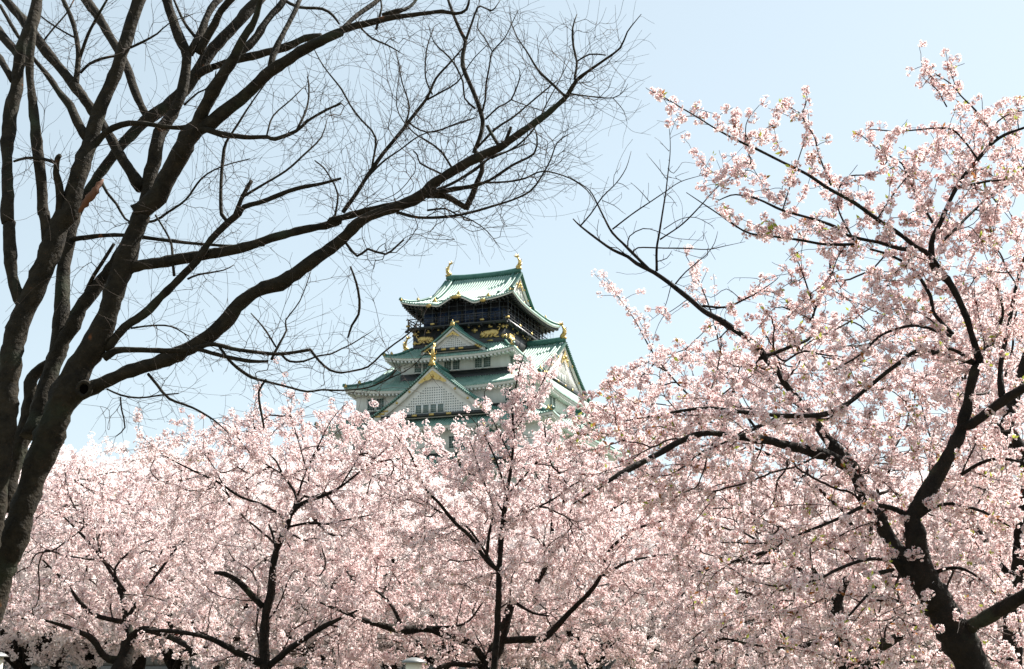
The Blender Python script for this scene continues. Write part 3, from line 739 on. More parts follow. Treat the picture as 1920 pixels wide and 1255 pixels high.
def scatter_flowers(mb, rng, C, NRM, size, tmpl, heart=1.0, tone=0.05, level=1.0, pink=0.0, pom=None):
    V, Fc, ct = tmpl; n = len(C)
    NRM = NRM/(np.linalg.norm(NRM, axis=1)[:, None]+1e-9)
    ref = rng.normal(0, 1, (n, 3)); A = np.cross(NRM, ref); A /= np.linalg.norm(A, axis=1)[:, None]+1e-9; B = np.cross(NRM, A)
    S = (size*rng.uniform(0.8, 1.15, n))[:, None, None]
    P = C[:, None] + S*(V[None, :, 0:1]*A[:, None] + V[None, :, 1:2]*B[:, None] + V[None, :, 2:3]*NRM[:, None])
    k = len(V); fs = (Fc[None] + (np.arange(n)*k)[:, None, None]).reshape(-1, Fc.shape[1])
    tn = 1 + rng.normal(0, tone, (n, 1, 1)); pk = rng.uniform(0, 1, (n, 1, 1))**2
    if pom is not None:                                         # bunches differ: older ones paler, younger pinker
        b_ = rng.uniform(0, 1, pom[1])**1.5; pk = np.clip(0.35*pk + 0.75*b_[pom[0]][:, None, None] + pink, 0, 1.3); tn = tn*level
    e = EDGE*(1-pk) + np.array([0.945, 0.84, 0.83])*pk
    col = np.clip((e*(1-ct[None, :, None]*heart) + HEART*ct[None, :, None]*heart)*tn, 0.02, 0.95)
    mb.add(P.reshape(-1, 3), fs, col=col.reshape(-1, 3))
def blossom(T, name_root, rng, per_m, pom_r, nf, fsize, tmpl, rmax=0.012, heart=1.0, H=None, RR=None, extra=None, keep=None, stalk=0.75, tone=1.0, pink=0.0, leaf=0.0):
    """pom-poms of flowers along the twigs"""
    H, RR = T.E if H is None else (H, RR)
    k = RR.mean(1) < rmax; h = H[k]; L = np.linalg.norm(h[:, -1]-h[:, 0], axis=1)
    n = rng.poisson(L*per_m); idx = np.repeat(np.arange(len(h)), n); t = rng.uniform(0, 1, len(idx))*3.999; i = t.astype(int); f = (t-i)[:, None]
    P = h[idx, i]*(1-f) + h[idx, i+1]*f
    tip = h[:, -1]; P = np.concatenate([P, tip[rng.uniform(0, 1, len(tip)) < 0.75]])
    if extra is not None: P = np.concatenate([P, extra])
    if keep is not None: P = P[keep(P)]
    off = rng.normal(0, 1, P.shape); off /= np.linalg.norm(off, axis=1)[:, None]; off[:, 2] += 0.1
    pc = P + off*pom_r*0.75*rng.uniform(0.3, 1, (len(P), 1)); sz = pom_r*rng.uniform(0.62, 1.15, len(P))
    m = rng.poisson(nf, len(P)) + 2; j = np.repeat(np.arange(len(P)), m)
    dn = rng.normal(0, 1, (len(j), 3)); dn /= np.linalg.norm(dn, axis=1)[:, None]
    C = pc[j] + dn*(sz[j]*rng.uniform(0.65, 1.0, len(j)))[:, None]
    mb = MB(); scatter_flowers(mb, rng, C, dn + rng.normal(0, 0.25, dn.shape), fsize, tmpl, heart, level=tone, pink=pink, pom=(j, len(P)))
    mb.build('blossom', M['petal'], name_root)
    if stalk:                                                   # flower stalks with reddish calyxes
        q = rng.uniform(0, 1, len(j)) < stalk; a = P[j][q]; b = C[q] - dn[q]*fsize*0.1; wv = np.cross(b-a, rng.normal(0, 1, a.shape)); wv /= np.linalg.norm(wv, axis=1)[:, None]+1e-9
        V = np.stack([a, b - wv*fsize*0.17, b + wv*fsize*0.17], 1).reshape(-1, 3); st = MB(); calyx = np.tile([[0.10, 0.05, 0.02], [0.20, 0.035, 0.03], [0.20, 0.035, 0.03]], (len(a), 1))
        st.add(V, np.arange(len(V)).reshape(-1, 3), col=calyx)
        st.build('flower_stalk', M['leaf'], name_root)
    if leaf:
        q = rng.uniform(0, 1, len(P)) < leaf; a = np.repeat(P[q], 4, 0); dv = rng.normal(0, 1, a.shape) + np.array([0, 0, 0.5]); dv /= np.linalg.norm(dv, axis=1)[:, None]
        sd = np.cross(dv, rng.normal(0, 1, a.shape)); sd /= np.linalg.norm(sd, axis=1)[:, None]; l = rng.uniform(0.022, 0.055, (len(a), 1)); a = a + dv*0.01
        V = np.stack([a, a+dv*l*0.5+sd*l*0.22, a+dv*l, a+dv*l*0.5-sd*l*0.22], 1).reshape(-1, 3); lf = MB()
        c = np.where(rng.uniform(0, 1, (len(a), 1)) < 0.6, [[0.30, 0.34, 0.06]], [[0.30, 0.13, 0.05]])
        lf.add(V, np.arange(len(V)).reshape(-1, 4), col=np.repeat(c, 4, 0)); lf.build('young_leaf', M['leaf'], name_root)
    return len(P), len(j)
def twigs(T, root, m, k=3, name='twig'):
    mb = MB(); mb.tubes(T.E[0], T.E[1], k); return mb.build(name, m, root, True)
def rescale(pts, ox, oy, sc, ws=None):
    """points read off an enlarged crop of the photo back to photo pixels"""
    return [(ox+x/sc, oy+y/sc, (w_/sc if ws is None else w_*ws)) for x, y, w_ in pts]
Z3 = lambda p: rescale(p, 0, 0, 2.9875)
Z4 = lambda p: rescale(p, 600, 0, 2.9875)
Z5 = lambda p: rescale(p, 0, 400, 2.9875)
def wl_(xy, w0, w1): 
    n = len(xy); return [(x, y, w0+(w1-w0)*i/max(1, n-1)) for i, (x, y) in enumerate(xy)]

# ------------------------------------------------------------------ the bare zelkova on the left
root = thing('bare_tree', 'bare dark leafless tree with several leaning stems spreading over the left half', 'tree', tuple(px(-110, py_at_z(0, 12.0), 12.0)))
root.location = (0, 0, 0)
T = Tree(12.0, 11); T.ws = 0.86; T.rough = 0.075
T.limb([(-60,1260,80),(-12,1100,66),(29,1000,60),(61,900,54),(100,800,62),(114,760,66),(144,700,62),(174,651,58),(197,601,48),(214,551,44),(231,500,46),(248,450,44),(266,402,42)], 0.0, True, kind='trunk')
T.limb([(30,1270,52),(24,1100,46),(8,950,42)][::-1][:0] or [(-40,1130,46),(-10,960,44),(10,801,42),(18,701,48),(28,634,50),(40,594,46),(66,540,44),(90,480,42),(112,420,40),(130,400,40),(144,335,37),(164,284,34),(177,234,32),(194,187,30),(214,144,29),(228,100,28),(241,67,28),(251,33,28),(263,-10,28)], 0.5, 11.6, kind='trunk')
T.limb([(68,820,60),(90,718,38),(110,651,36),(114,600,34),(117,561,33),(120,500,31),(127,467,28),(134,427,25),(144,400,22)], 0.6, 12.15, kind='trunk')
T.limb([(5,960,32),(30,860,34),(50,800,34),(60,755,34),(57,718,28),(67,701,26),(94,681,22),(120,660,20)], 0.2, 12.5, kind='trunk')
T.limb(Z5([(300,860,80),(335,760,92),(370,690,95),(410,630,95),(450,530,90),(520,440,85),(600,340,80),(680,220,75),(740,120,75),(800,0,75)])+Z3([(840,1000,95),(870,850,90),(890,750,85),(930,690,80),(965,640,70),(1015,520,62),(1045,380,60),(1040,280,62),(1000,200,62),(965,100,60),(925,-30,60)]), 0.6, wscale=1.0)
T.limb(Z3([(770,1200,120),(880,1100,120),(960,950,118),(1050,790,110),(1110,690,92),(1165,560,80),(1235,440,72),(1310,330,60),(1360,220,50),(1420,130,42),(1450,40,36),(1462,-20,34)]), -0.7)
T.limb(Z3([(1000,840,70),(1060,740,95),(1180,690,85),(1280,610,78),(1380,530,80),(1480,430,78),(1560,370,72),(1680,290,65),(1800,230,62),(1912,180,60)])+Z4([(120,170,50),(250,135,42),(400,100,35),(520,85,27),(680,65,24),(760,78,20),(820,55,16),(838,-10,12)]), -0.9)
T.limb(Z4([(120,168,34),(200,90,32),(300,20,30),(345,-20,28)]), 0.4)
# right-hand great limb and its companion
T.limb([(140,735,46)]+Z5([(540,970,88),(700,895,90),(900,830,92),(1100,735,100),(1250,620,95),(1350,500,90),(1450,435,84),(1600,375,88),(1750,270,80),(1912,150,72)])+Z4([(240,1230,68),(400,1170,64),(560,1100,70),(650,1020,60),(760,950,64),(870,890,62),(1000,830,55),(1100,760,48),(1230,670,44),(1330,590,38),(1390,530,32),(1440,450,24),(1560,360,17),(1680,270,13),(1720,180,9),(1800,80,4)]), -1.3)
T.limb(Z5([(720,320,70),(770,295,75),(900,275,74),(1050,250,70),(1250,215,64),(1400,180,60),(1550,130,56),(1700,95,52),(1850,62,50),(1912,42,48)])+Z4([(40,1245,46),(250,1185,44),(400,1150,42),(540,1110,40),(640,1085,36),(750,1060,32),(850,1045,26),(950,1010,20),(1080,925,18),(1200,860,14),(1216,770,10),(1200,715,5)]), -0.8)
# other big limbs
T.limb(Z3([(420,1210,60),(500,1060,62),(600,920,64),(700,790,70),(800,690,74),(900,620,76),(1000,540,78),(1080,440,76),(1150,330,74),(1250,210,70),(1350,110,66),(1470,-20,60)]), 0.9)
T.limb(Z5([(140,530,60),(110,480,80),(70,350,78),(55,200,82),(50,50,84)])+Z3([(45,1250,84),(40,1000,76),(42,800,78),(60,650,82),(90,500,80),(100,380,80),(130,260,86),(170,150,80),(195,50,76),(212,-20,74)]), 0.5)
T.limb(Z5([(265,185,70),(260,100,72),(245,0,70)])+Z3([(245,1200,72),(230,1000,68),(205,800,66),(190,650,62),(172,500,56),(165,400,52),(170,300,46),(185,220,40),(190,150,34)]), 0.2)
T.limb(Z3([(790,1060,70),(720,940,68),(650,830,64),(600,740,60),(520,620,62),(430,500,66),(350,395,62),(260,290,60),(180,175,58),(100,80,56),(10,-30,54)]), 0.8)
T.limb(Z3([(825,655,46),(790,590,52),(740,470,50),(710,370,50),(650,260,56),(600,180,56),(540,80,54),(470,-20,52)]), 0.9)
T.limb(Z3([(425,480,38),(430,420,36),(440,320,36),(430,220,32),(400,100,30),(345,-20,26)]), 0.4)
T.limb(Z3([(445,330,24),(490,200,22),(540,100,19),(608,-15,16)]), -0.3)
T.limb(Z3([(490,790,55),(430,680,58),(390,590,55),(340,530,42),(280,440,36),(190,330,26),(100,200,22),(0,30,20)]), 0.5)
T.limb(Z3([(120,330,50),(80,280,56),(0,190,56),(-40,140,56)]), 0.3); T.limb(Z3([(75,450,44),(0,330,44),(-30,290,44)]), 0.3)
T.limb(Z3([(340,1230,66),(335,1080,54),(312,970,46),(322,890,40),(335,872,26)]), -0.2); T.limb(Z3([(318,915,26),(240,890,22),(150,885,20),(78,905,16)]), 0.2)
T.limb(Z3([(1180,380,40),(1300,340,52),(1450,305,50),(1600,265,48),(1710,215,46),(1800,205,44)]), -0.2)
T.limb(Z3([(1075,445,50),(1130,405,50),(1185,378,46)]), 0.0)
T.limb(Z3([(1515,385,40),(1530,310,38),(1580,200,36),(1640,90,32),(1690,-20,28)]), 0.4)
T.limb(Z3([(1290,340,50),(1420,230,52),(1500,110,46),(1580,20,40),(1600,-20,38)]), 0.4)
T.limb(Z3([(1060,300,56),(1110,230,54),(1150,120,46),(1180,50,42),(1235,-10,40)]), 0.3); T.limb(Z3([(1110,300,50),(1180,170,50),(1240,60,46),(1310,-20,44)]), -0.2)
T.limb(Z3([(520,830,36),(590,745,40),(680,700,38),(780,692,32),(970,715,30),(1040,715,34),(1170,730,36),(1250,755,38),(1400,770,30),(1500,768,28),(1540,780,26),(1660,735,22),(1720,680,19),(1830,615,16),(1912,580,13)])+Z4([(80,600,8),(130,560,4)]), -0.7)
T.limb(Z3([(1660,735,18),(1720,600,14),(1730,480,12),(1722,430,8)]), 0.3); T.limb(Z3([(1495,755,13),(1530,650,11),(1630,560,9),(1705,485,5)]), 0.3)
T.limb(Z5([(590,770,60),(700,640,58),(800,570,56),(900,470,54),(1000,370,50),(1100,270,48),(1180,150,46),(1280,50,42),(1340,0,38)])+Z3([(1370,1160,34),(1500,1120,32),(1650,1060,27),(1800,1030,22),(1912,1000,16)]), -0.4)
T.limb(Z3([(1310,1215,30),(1350,1120,28),(1410,1012,26)]), 0.1)
T.limb(Z3([(1350,1110,20),(1450,1050,18),(1600,960,16),(1700,870,14),(1800,770,10),(1832,670,5)]), 0.4)
T.limb(Z3([(1290,1240,24),(1240,1200,26),(1240,1000,24),(1250,880,20),(1265,800,18),(1330,700,14),(1400,590,12),(1500,450,7)]), 0.3)
T.limb(Z5([(350,160,42),(450,140,34),(640,122,28),(800,135,25),(950,155,22),(1150,175,20),(1330,185,18),(1480,182,12)]), -0.9)
T.limb(Z5([(580,810,52),(650,770,42),(750,765,36),(880,770,36),(1000,770,34),(1100,760,30),(1200,790,26),(1300,810,26),(1400,830,26),(1500,830,18)]), -0.5)
T.limb(Z5([(1090,755,30),(1200,735,28),(1300,760,28),(1400,775,26),(1550,790,26),(1650,780,26),(1740,765,24)]), -0.3)
T.limb(Z5([(1740,765,18),(1790,830,16),(1850,880,15),(1912,895,14)])+[(640,699,4.6),(655,697,4.4),(690,688,4.2),(715,665,4),(740,645,3.6),(768,624,3),(785,600,2),(792,585,1)], -0.3)
T.limb(Z5([(1580,795,16),(1620,830,16),(1700,830,14),(1780,800,12),(1850,790,12),(1912,760,10)])+[(660,645,3),(700,620,1.5)], 0.3)
T.limb([(657,500,4),(668,530,5),(674,562,5.5),(672,590,5.5),(660,610,5),(652,634,4)], 0.1)
T.limb(Z5([(1230,750,22),(1300,840,20),(1400,915,20),(1480,940,18),(1600,970,16),(1720,1000,15),(1800,990,13),(1912,993,12)])+[(690,727,3.6),(730,710,3),(770,690,2),(800,660,1.2)], -0.5)
T.limb(Z5([(1490,930,16),(1450,1000,17),(1460,1100,17),(1480,1205,12)]), 0.05)
T.limb(Z5([(600,985,14),(680,1020,14),(780,1035,13),(900,1020,12),(1000,1010,9)]), -0.4); T.limb(Z5([(675,1030,11),(682,1100,11),(700,1200,10),(650,1250,6)]), 0.1)
T.limb(Z5([(830,900,24),(880,960,22),(950,1040,20),(1080,1090,15),(1200,1160,11),(1285,1235,6)]), -0.6)
T.limb(Z5([(1520,820,20),(1560,740,18),(1605,655,15),(1600,600,10),(1680,490,9),(1740,330,6)]), 0.3); T.limb(Z5([(1545,750,14),(1490,660,14),(1450,610,10),(1405,560,7)]), 0.2)
T.limb(Z5([(975,350,20),(965,260,18),(960,170,16),(920,90,14),(870,10,12)]), 0.3)
T.limb(Z5([(1050,370,16),(1110,345,14),(1250,320,10),(1310,290,7)]), 0.2); T.limb(Z5([(735,645,14),(850,630,13),(960,635,11),(1060,690,7)]), -0.2)
T.limb(Z5([(480,440,26),(530,340,28),(590,250,26),(640,170,24)]), -0.1)
T.limb(Z3([(560,1000,22),(600,1080,20),(650,1140,18),(700,1225,16),(760,1255,14)]), -0.4); T.limb(Z3([(720,1250,20),(860,1240,20),(940,1190,17),(1040,1120,15),(1130,1000,13),(1240,935,10),(1400,890,7)]), -0.3)
T.limb(Z3([(730,268,18),(800,235,16),(880,190,13),(950,130,8),(1080,80,6)]), -0.3); T.limb(Z3([(1030,590,16),(1110,520,13),(1190,480,10),(1210,400,8)]), -0.2)
T.limb(Z3([(450,410,20),(500,360,19),(570,330,18),(640,315,16)]), 0.1); T.limb(Z3([(415,210,12),(360,180,12),(280,130,12),(220,85,9)]), 0.1); T.limb(Z3([(240,235,13),(300,160,12),(370,80,11),(420,-10,9)]), 0.2)
T.limb(Z3([(1110,230,22),(1040,140,20),(1000,60,16),(970,-10,14)]), 0.1)
T.limb([(705,55,6)]+Z4([(330,80,16),(345,40,14),(335,-10,10)])[1:], 0.1); T.limb(Z4([(230,160,14),(290,215,14),(380,255,11),(450,295,7)]), -0.2); T.limb(Z4([(350,85,24),(430,65,36),(470,55,26),(515,30,22),(548,-15,18)]), 0.2)
T.limb([(532,0,7),(560,14,7),(604,17,7),(625,30,6),(636,45,4)], -0.2)
# branches of the right-hand spread
T.limb(Z4([(600,1095,42),(700,1100,40),(760,1130,36),(820,1165,34)]), 0.2); T.limb(Z4([(815,1170,46),(850,1100,40),(880,1020,36),(905,960,32),(900,890,28),(865,848,24)]), 0.05)
T.limb(Z4([(860,855,26),(890,780,28),(910,700,30),(905,640,32),(870,540,31),(830,450,30),(800,370,30),(800,300,28),(815,230,26),(790,180,24),(750,90,20),(715,-10,18)]), 0.4)
T.limb(Z4([(812,240,20),(850,130,16),(880,45,14),(910,40,12),(960,60,11),(990,30,7),(1010,0,5)]), 0.2); T.limb(Z4([(905,640,16),(925,560,14),(930,480,13),(950,370,11),(965,290,10),(1030,220,8),(1080,120,6),(1110,60,4)]), -0.3); T.limb(Z4([(965,290,8),(920,210,8),(880,150,6),(900,80,4)]), 0.1)
T.limb(Z4([(1000,815,26),(960,750,25),(935,705,24)]), 0.05, kind='bare_cut'); T.limb(Z4([(1040,790,24),(1070,710,20)]), -0.05, kind='bare_cut')
T.limb(Z4([(130,1190,32),(200,1090,30),(290,950,28),(380,830,26),(470,720,24),(530,640,22),(600,550,20),(650,440,17),(740,340,13),(800,270,9),(870,210,6)]), 0.5)
T.limb(Z4([(290,945,16),(310,770,14),(230,670,13),(170,590,13),(120,500,12),(40,400,10),(0,340,8),(-40,260,5)]), 0.4)
T.limb(Z4([(250,1010,14),(350,910,13),(450,840,11),(560,760,9),(700,720,7),(850,670,5)]), -0.3)
T.limb(Z4([(690,980,16),(640,955,14),(560,915,13),(545,870,12),(522,845,9)]), -0.1, kind='bare_cut'); T.limb(Z4([(745,950,17),(680,850,15),(600,790,12),(510,730,9),(430,600,7),(450,370,5)]), 0.3)
T.limb(Z4([(1375,540,20),(1290,460,18),(1220,390,15),(1160,290,12),(1100,200,8),(1070,120,5)]), 0.3)
T.limb(Z4([(1425,445,18),(1440,350,16),(1420,260,15),(1415,160,12),(1440,80,6)]), 0.15); T.limb(Z4([(1440,345,12),(1510,305,11),(1600,310,9)]), -0.1)
T.limb(Z4([(1390,525,13),(1500,540,11),(1640,550,8),(1700,510,5),(1724,470,3)]), -0.2); T.limb(Z4([(1640,550,6),(1700,620,5),(1720,690,3)]), 0.1)
T.limb(Z4([(430,1190,22),(550,1220,20),(720,1215,20),(850,1190,19),(970,1155,17),(1080,1120,15),(1180,1070,13),(1240,990,11),(1290,900,10),(1330,800,8),(1400,750,5)]), -0.5)
T.limb(Z4([(880,1025,16),(1040,1020,14),(1150,1000,13),(1250,960,11),(1400,1000,9),(1500,1070,8),(1530,1120,6)]), -0.2)
T.limb(Z4([(640,1070,22),(740,1030,22),(870,950,21),(960,880,18),(1050,850,12),(1170,800,8)]), 0.3); T.limb(Z4([(880,830,16),(980,725,18),(1080,660,15),(1150,600,12),(1270,500,10),(1330,450,7)]), 0.25)
T.limb(Z4([(925,670,14),(1000,600,12),(1070,560,11),(1120,430,8),(1110,380,5)]), -0.2); T.limb(Z4([(1070,560,9),(1150,590,8),(1300,640,5)]), -0.1)
T.limb(Z4([(960,890,14),(1100,820,14),(1200,720,11),(1260,600,9),(1330,470,7),(1390,350,5)]), 0.4); T.limb(Z4([(500,690,14),(560,730,12),(640,740,10),(770,690,8),(870,660,6)]), -0.2)
T.limb(Z4([(470,715,13),(500,600,12),(460,460,10),(445,380,8),(425,280,6)]), 0.1); T.limb(Z4([(600,560,13),(690,510,12),(770,460,10),(860,330,7),(940,250,5)]), -0.2)
T.limb(Z4([(630,530,12),(590,430,10),(600,270,9),(640,150,6)]), 0.2); T.limb(Z4([(870,610,14),(810,550,12),(800,460,12),(740,340,11),(640,240,8),(610,150,5)]), -0.2)
T.limb(Z4([(600,1180,16),(700,1170,13),(760,1200,11),(860,1240,9),(940,1300,7),(1010,1390,4)]), -0.2); T.limb(Z4([(80,1230,16),(100,1090,14),(60,1000,12),(20,940,11),(-30,900,8)]), 0.2)
T.limb(Z5([(1912,130,20),(2000,240,16),(2060,200,16),(2160,230,15),(2260,150,12)]), -0.3)
# twigs: small limbs get a fan of fine twigs all along
rg_ = np.random.default_rng(5)
pts = np.concatenate([near_limb_points(rg_, T, 7200, 11, 28, 0.28), near_limb_points(rg_, T, 1700, 18, 40, 0.4), near_limb_points(rg_, T, 500, 32, 45, 0.5),
    poly_points(rg_, [(620,0),(1060,20),(1180,50),(1140,190),(1110,330),(1000,420),(760,500),(620,470),(570,250)], 1900, 9.8, 12.3),
    poly_points(rg_, [(0,0),(620,0),(640,480),(560,700),(260,700),(150,560),(0,620)], 900, 10.8, 13.2)])
T.jit = 0.03; T.hn = 0.007
T.grow(pts, 0.04, 0.05, 0.34, 0.0013, 1.4, 0.12, 0.010)
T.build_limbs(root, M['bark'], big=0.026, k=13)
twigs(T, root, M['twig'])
# torn wood where a limb broke, and the knot hole
tw = np.linspace(0, 1, 13); P0 = px(148+46*tw, 398-62*tw, 11.50-0.06*np.sin(tw*3.1)); kb = MB(); kb.tubes(P0[None], (0.036*np.sin(np.pi*np.clip(tw*0.92+0.06, 0, 1))**0.7*(1+0.25*np.sin(tw*31)))[None], 12, True, 0.16); kb.build('torn_wood', M['rawwood'], root)
c = px(158, 730, 11.80); hb = MB(); hb.ball(c, (0.042, 0.03, 0.050), 12, 8); hb.build('knot_hole', M['hollow'], root, True)
a_ = np.linspace(0, 2*np.pi, 17); ring = MB(); ring.tubes(np.stack([c[0]+0.058*np.cos(a_), c[1]-0.005+0*a_, c[2]+0.066*np.sin(a_)], -1)[None], np.full((1, 17), 0.021), 7, False, 0.12); ring.build('knot_collar', M['bark'], root, True)

# ------------------------------------------------------------------ cherry trees
Q1 = lambda p: rescale(p, 1280, 80, 2.9875, 1.0); Q2 = lambda p: rescale(p, 1280, 450, 2.9875, 1.0)
R6 = lambda p: rescale(p, 0, 800, 2.758, 1.0); R7 = lambda p: rescale(p, 640, 800, 2.758, 1.0); R8 = lambda p: rescale(p, 1280, 800, 2.758, 1.0); C3 = lambda p: rescale(p, 1040, 220, 3.137, 1.0)
def cherry(label, seed, d, group='cherry trees in blossom'):
    return thing('cherry_tree', label, 'tree', (0, 0, 0), 0, group), Tree(d, seed, 10, 0.7)

# --- the big near tree on the right
root, T = cherry('large near cherry with a thick black forked trunk, filling the right side of the view', 21, 9.0)
T.limb([(1829,1260,64),(1793,1192,62),(1757,1130,56),(1732,1083,52),(1720,1032,40),(1715,992,34),(1711,970,30),(1737,927,30),(1769,872,27),(1798,818,25),(1803,800,22),(1812,768,20),(1819,728,19),(1829,691,16),(1836,681,15),(1826,640,13),(1806,580,13),(1776,524,12),(1753,507,11),(1746,470,11),(1750,444,10),(1765,415,9),(1782,375,8),(1802,338,8),(1832,301,7),(1856,274,6.5),(1882,254,6),(1925,238,5)], -0.4, True, kind='trunk')
T.limb([(1730,1085,46),(1700,1062,40),(1668,1012,28),(1645,970,26),(1622,932,24),(1602,885,27),(1572,850,25),(1545,815,18),(1520,780,15),(1500,755,14)]+Q2([(570,800,13),(520,720,12),(470,670,12),(410,590,12),(300,510,11),(230,460,11),(120,400,10),(50,340,9.5)])+C3([(640,950,9),(560,900,8),(480,860,7),(430,820,6),(340,780,5),(240,710,4),(150,640,3),(108,598,2)]), 0.9)
T.limb([(1802,800,20),(1822,795,18),(1849,775,18),(1882,751,17),(1930,722,16)], -0.3)
T.limb([(1793,1190,26),(1860,1152,26),(1930,1112,25)], -0.5)
T.limb([(1600,880,24),(1545,853,22),(1476,836,18),(1440,826,16),(1407,822,15)], -0.5)
T.limb([(1415,824,13),(1330,812,12),(1280,826,12),(1235,851,12),(1184,878,12),(1148,898,9),(1115,920,6),(1075,945,3)], -0.6)
T.limb([(1776,524,10),(1742,478,9),(1715,462,9)]+Q1([(1240,1090,8.5),(1090,990,8),(950,890,7),(820,820,6.5),(700,740,6),(560,670,5.5),(420,600,5),(300,545,4.2),(180,480,3.5),(60,405,3),(0,370,2.6)])+[(1240,180,2.2),(1222,172,1.6)], -0.9)
T.limb([(1715,470,8)]+Q1([(1200,1150,8),(1100,1120,7.5),(1000,1100,7),(900,1070,6.5),(850,1030,6),(720,985,5.5),(560,940,5),(430,880,4.2),(330,855,3.5),(270,855,3),(200,885,2)]), -0.6)
T.limb(Q1([(960,1130,6),(800,1130,5.5),(650,1105,5),(500,1085,4.5),(380,1070,4),(300,1030,3.4),(200,960,2.8),(110,900,2.2),(20,840,1.4)]), -0.4)
T.limb(Q1([(1770,540,5),(1700,460,4),(1640,380,3.5),(1560,300,3),(1500,230,2.5),(1410,170,2),(1340,105,1.2)]), -0.3); T.limb(Q1([(1480,360,3),(1420,260,2.2),(1350,200,1.6),(1340,130,1)]), 0.2); T.limb(Q1([(1540,270,2.4),(1510,190,1.6),(1490,90,1)]), 0.2)
T.limb(Q1([(1650,650,4.5),(1560,530,4),(1480,480,3.4),(1300,490,3),(1200,500,2.6),(1110,490,2.2),(1020,485,1.5)]), 0.4)
T.limb(Q1([(1400,1010,5),(1330,880,4.4),(1270,780,4),(1230,680,3.4),(1130,620,2.8),(1000,520,1.8)]), 0.4)
T.limb(Q1([(1460,1110,6),(1600,970,5.5),(1740,850,5),(1930,730,4)]), 0.6); T.limb(Q1([(1550,810,5),(1700,780,4.5),(1830,760,4),(1930,690,3)]), -0.5); T.limb(Q1([(1720,580,4),(1740,470,3.5),(1830,400,3),(1920,380,2)]), -0.4)
T.limb(Q1([(830,800,4),(760,620,3.4),(740,530,3),(700,470,2.8),(660,400,2.4),(630,380,2),(560,340,1.4)]), 0.3); T.limb(Q1([(665,405,2.2),(690,345,1.6),(700,300,1.2)]), 0.1); T.limb(Q1([(350,560,2),(355,460,1.8),(380,410,1.6),(430,350,1.1)]), 0.1); T.limb(Q1([(300,480,1.6),(270,420,1.1)]), 0.1); T.limb(Q1([(430,540,1.8),(470,480,1.5),(530,455,1)]), 0.1)
T.limb(Q1([(960,1110,4),(870,920,3.4),(910,760,3),(1080,740,2.6),(1200,690,2)]), 0.5); T.limb(Q1([(1090,990,3.6),(1180,850,3),(1250,760,2.4),(1380,600,1.6)]), 0.5); T.limb(Q1([(560,940,3),(650,650,2.4),(680,560,1.8),(690,500,1.2)]), 0.4)
T.limb([(1800,640,9),(1770,610,8.5),(1749,584,8),(1745,557,7.5),(1722,517,7),(1698,494,6.5),(1665,477,6),(1631,467,5)], 0.5)
T.limb(Q2([(430,665,8),(470,650,7.5),(600,600,7),(720,540,6.5),(735,400,5.5),(820,240,4.5),(830,110,3.2),(900,80,2),(960,50,1.2)]), 0.7); T.limb(Q2([(735,380,4),(680,210,3),(640,110,2),(615,80,1.2)]), 0.2); T.limb(Q2([(730,450,4),(600,390,3),(520,380,2),(440,470,1.2)]), 0.3)
T.limb([(1833,684,8),(1732,657,8),(1682,684,8),(1631,724,8.5),(1598,751,9),(1565,771,9),(1511,780,9),(1447,778,9),(1380,771,8),(1330,765,7),(1280,770,5.5),(1225,780,4),(1170,790,2.5)], -0.7)
T.limb(Q2([(950,900,7),(800,980,8),(690,985,8),(550,990,7),(400,1060,6),(200,1150,4),(80,1210,2.5)]), -0.5); T.limb(Q2([(1560,560,8),(1450,520,7),(1300,480,6),(1120,530,5),(1000,640,4),(830,740,3)]), -0.6); T.limb(Q2([(1640,690,8),(1500,610,7),(1400,640,6)]), -0.3)
T.limb(R8([(1180,470,14),(1080,420,10),(950,410,8),(820,470,6.5),(650,540,5),(470,600,3.5),(200,600,2)]), -0.7); T.limb(R8([(1215,470,12),(1290,420,9),(1400,400,7),(1550,440,5),(1700,520,3)]), -0.5); T.limb(R8([(1440,250,7),(1540,190,7),(1640,165,6),(1765,185,5)]), -0.3)
T.limb(R8([(1190,740,12),(1060,690,9),(940,690,7),(800,740,6),(700,790,5),(500,850,3)]), -0.6); T.limb(R8([(1290,760,9),(1400,730,7),(1500,760,5),(1620,870,3)]), -0.4); T.limb(R8([(1230,940,7),(1120,905,5),(990,900,3)]), -0.3); T.limb(R8([(1090,740,8),(960,770,10),(990,755,9)]), -0.2)
T.limb(R8([(1000,830,7),(930,900,6),(830,1010,4),(760,1060,2.5)]), -0.3)
T.limb([(1880,745,14),(1876,690,11),(1890,620,9),(1905,540,7),(1925,470,5)], 0.4); T.limb([(1830,690,10),(1858,640,8),(1880,590,6),(1870,540,4)], -0.5)
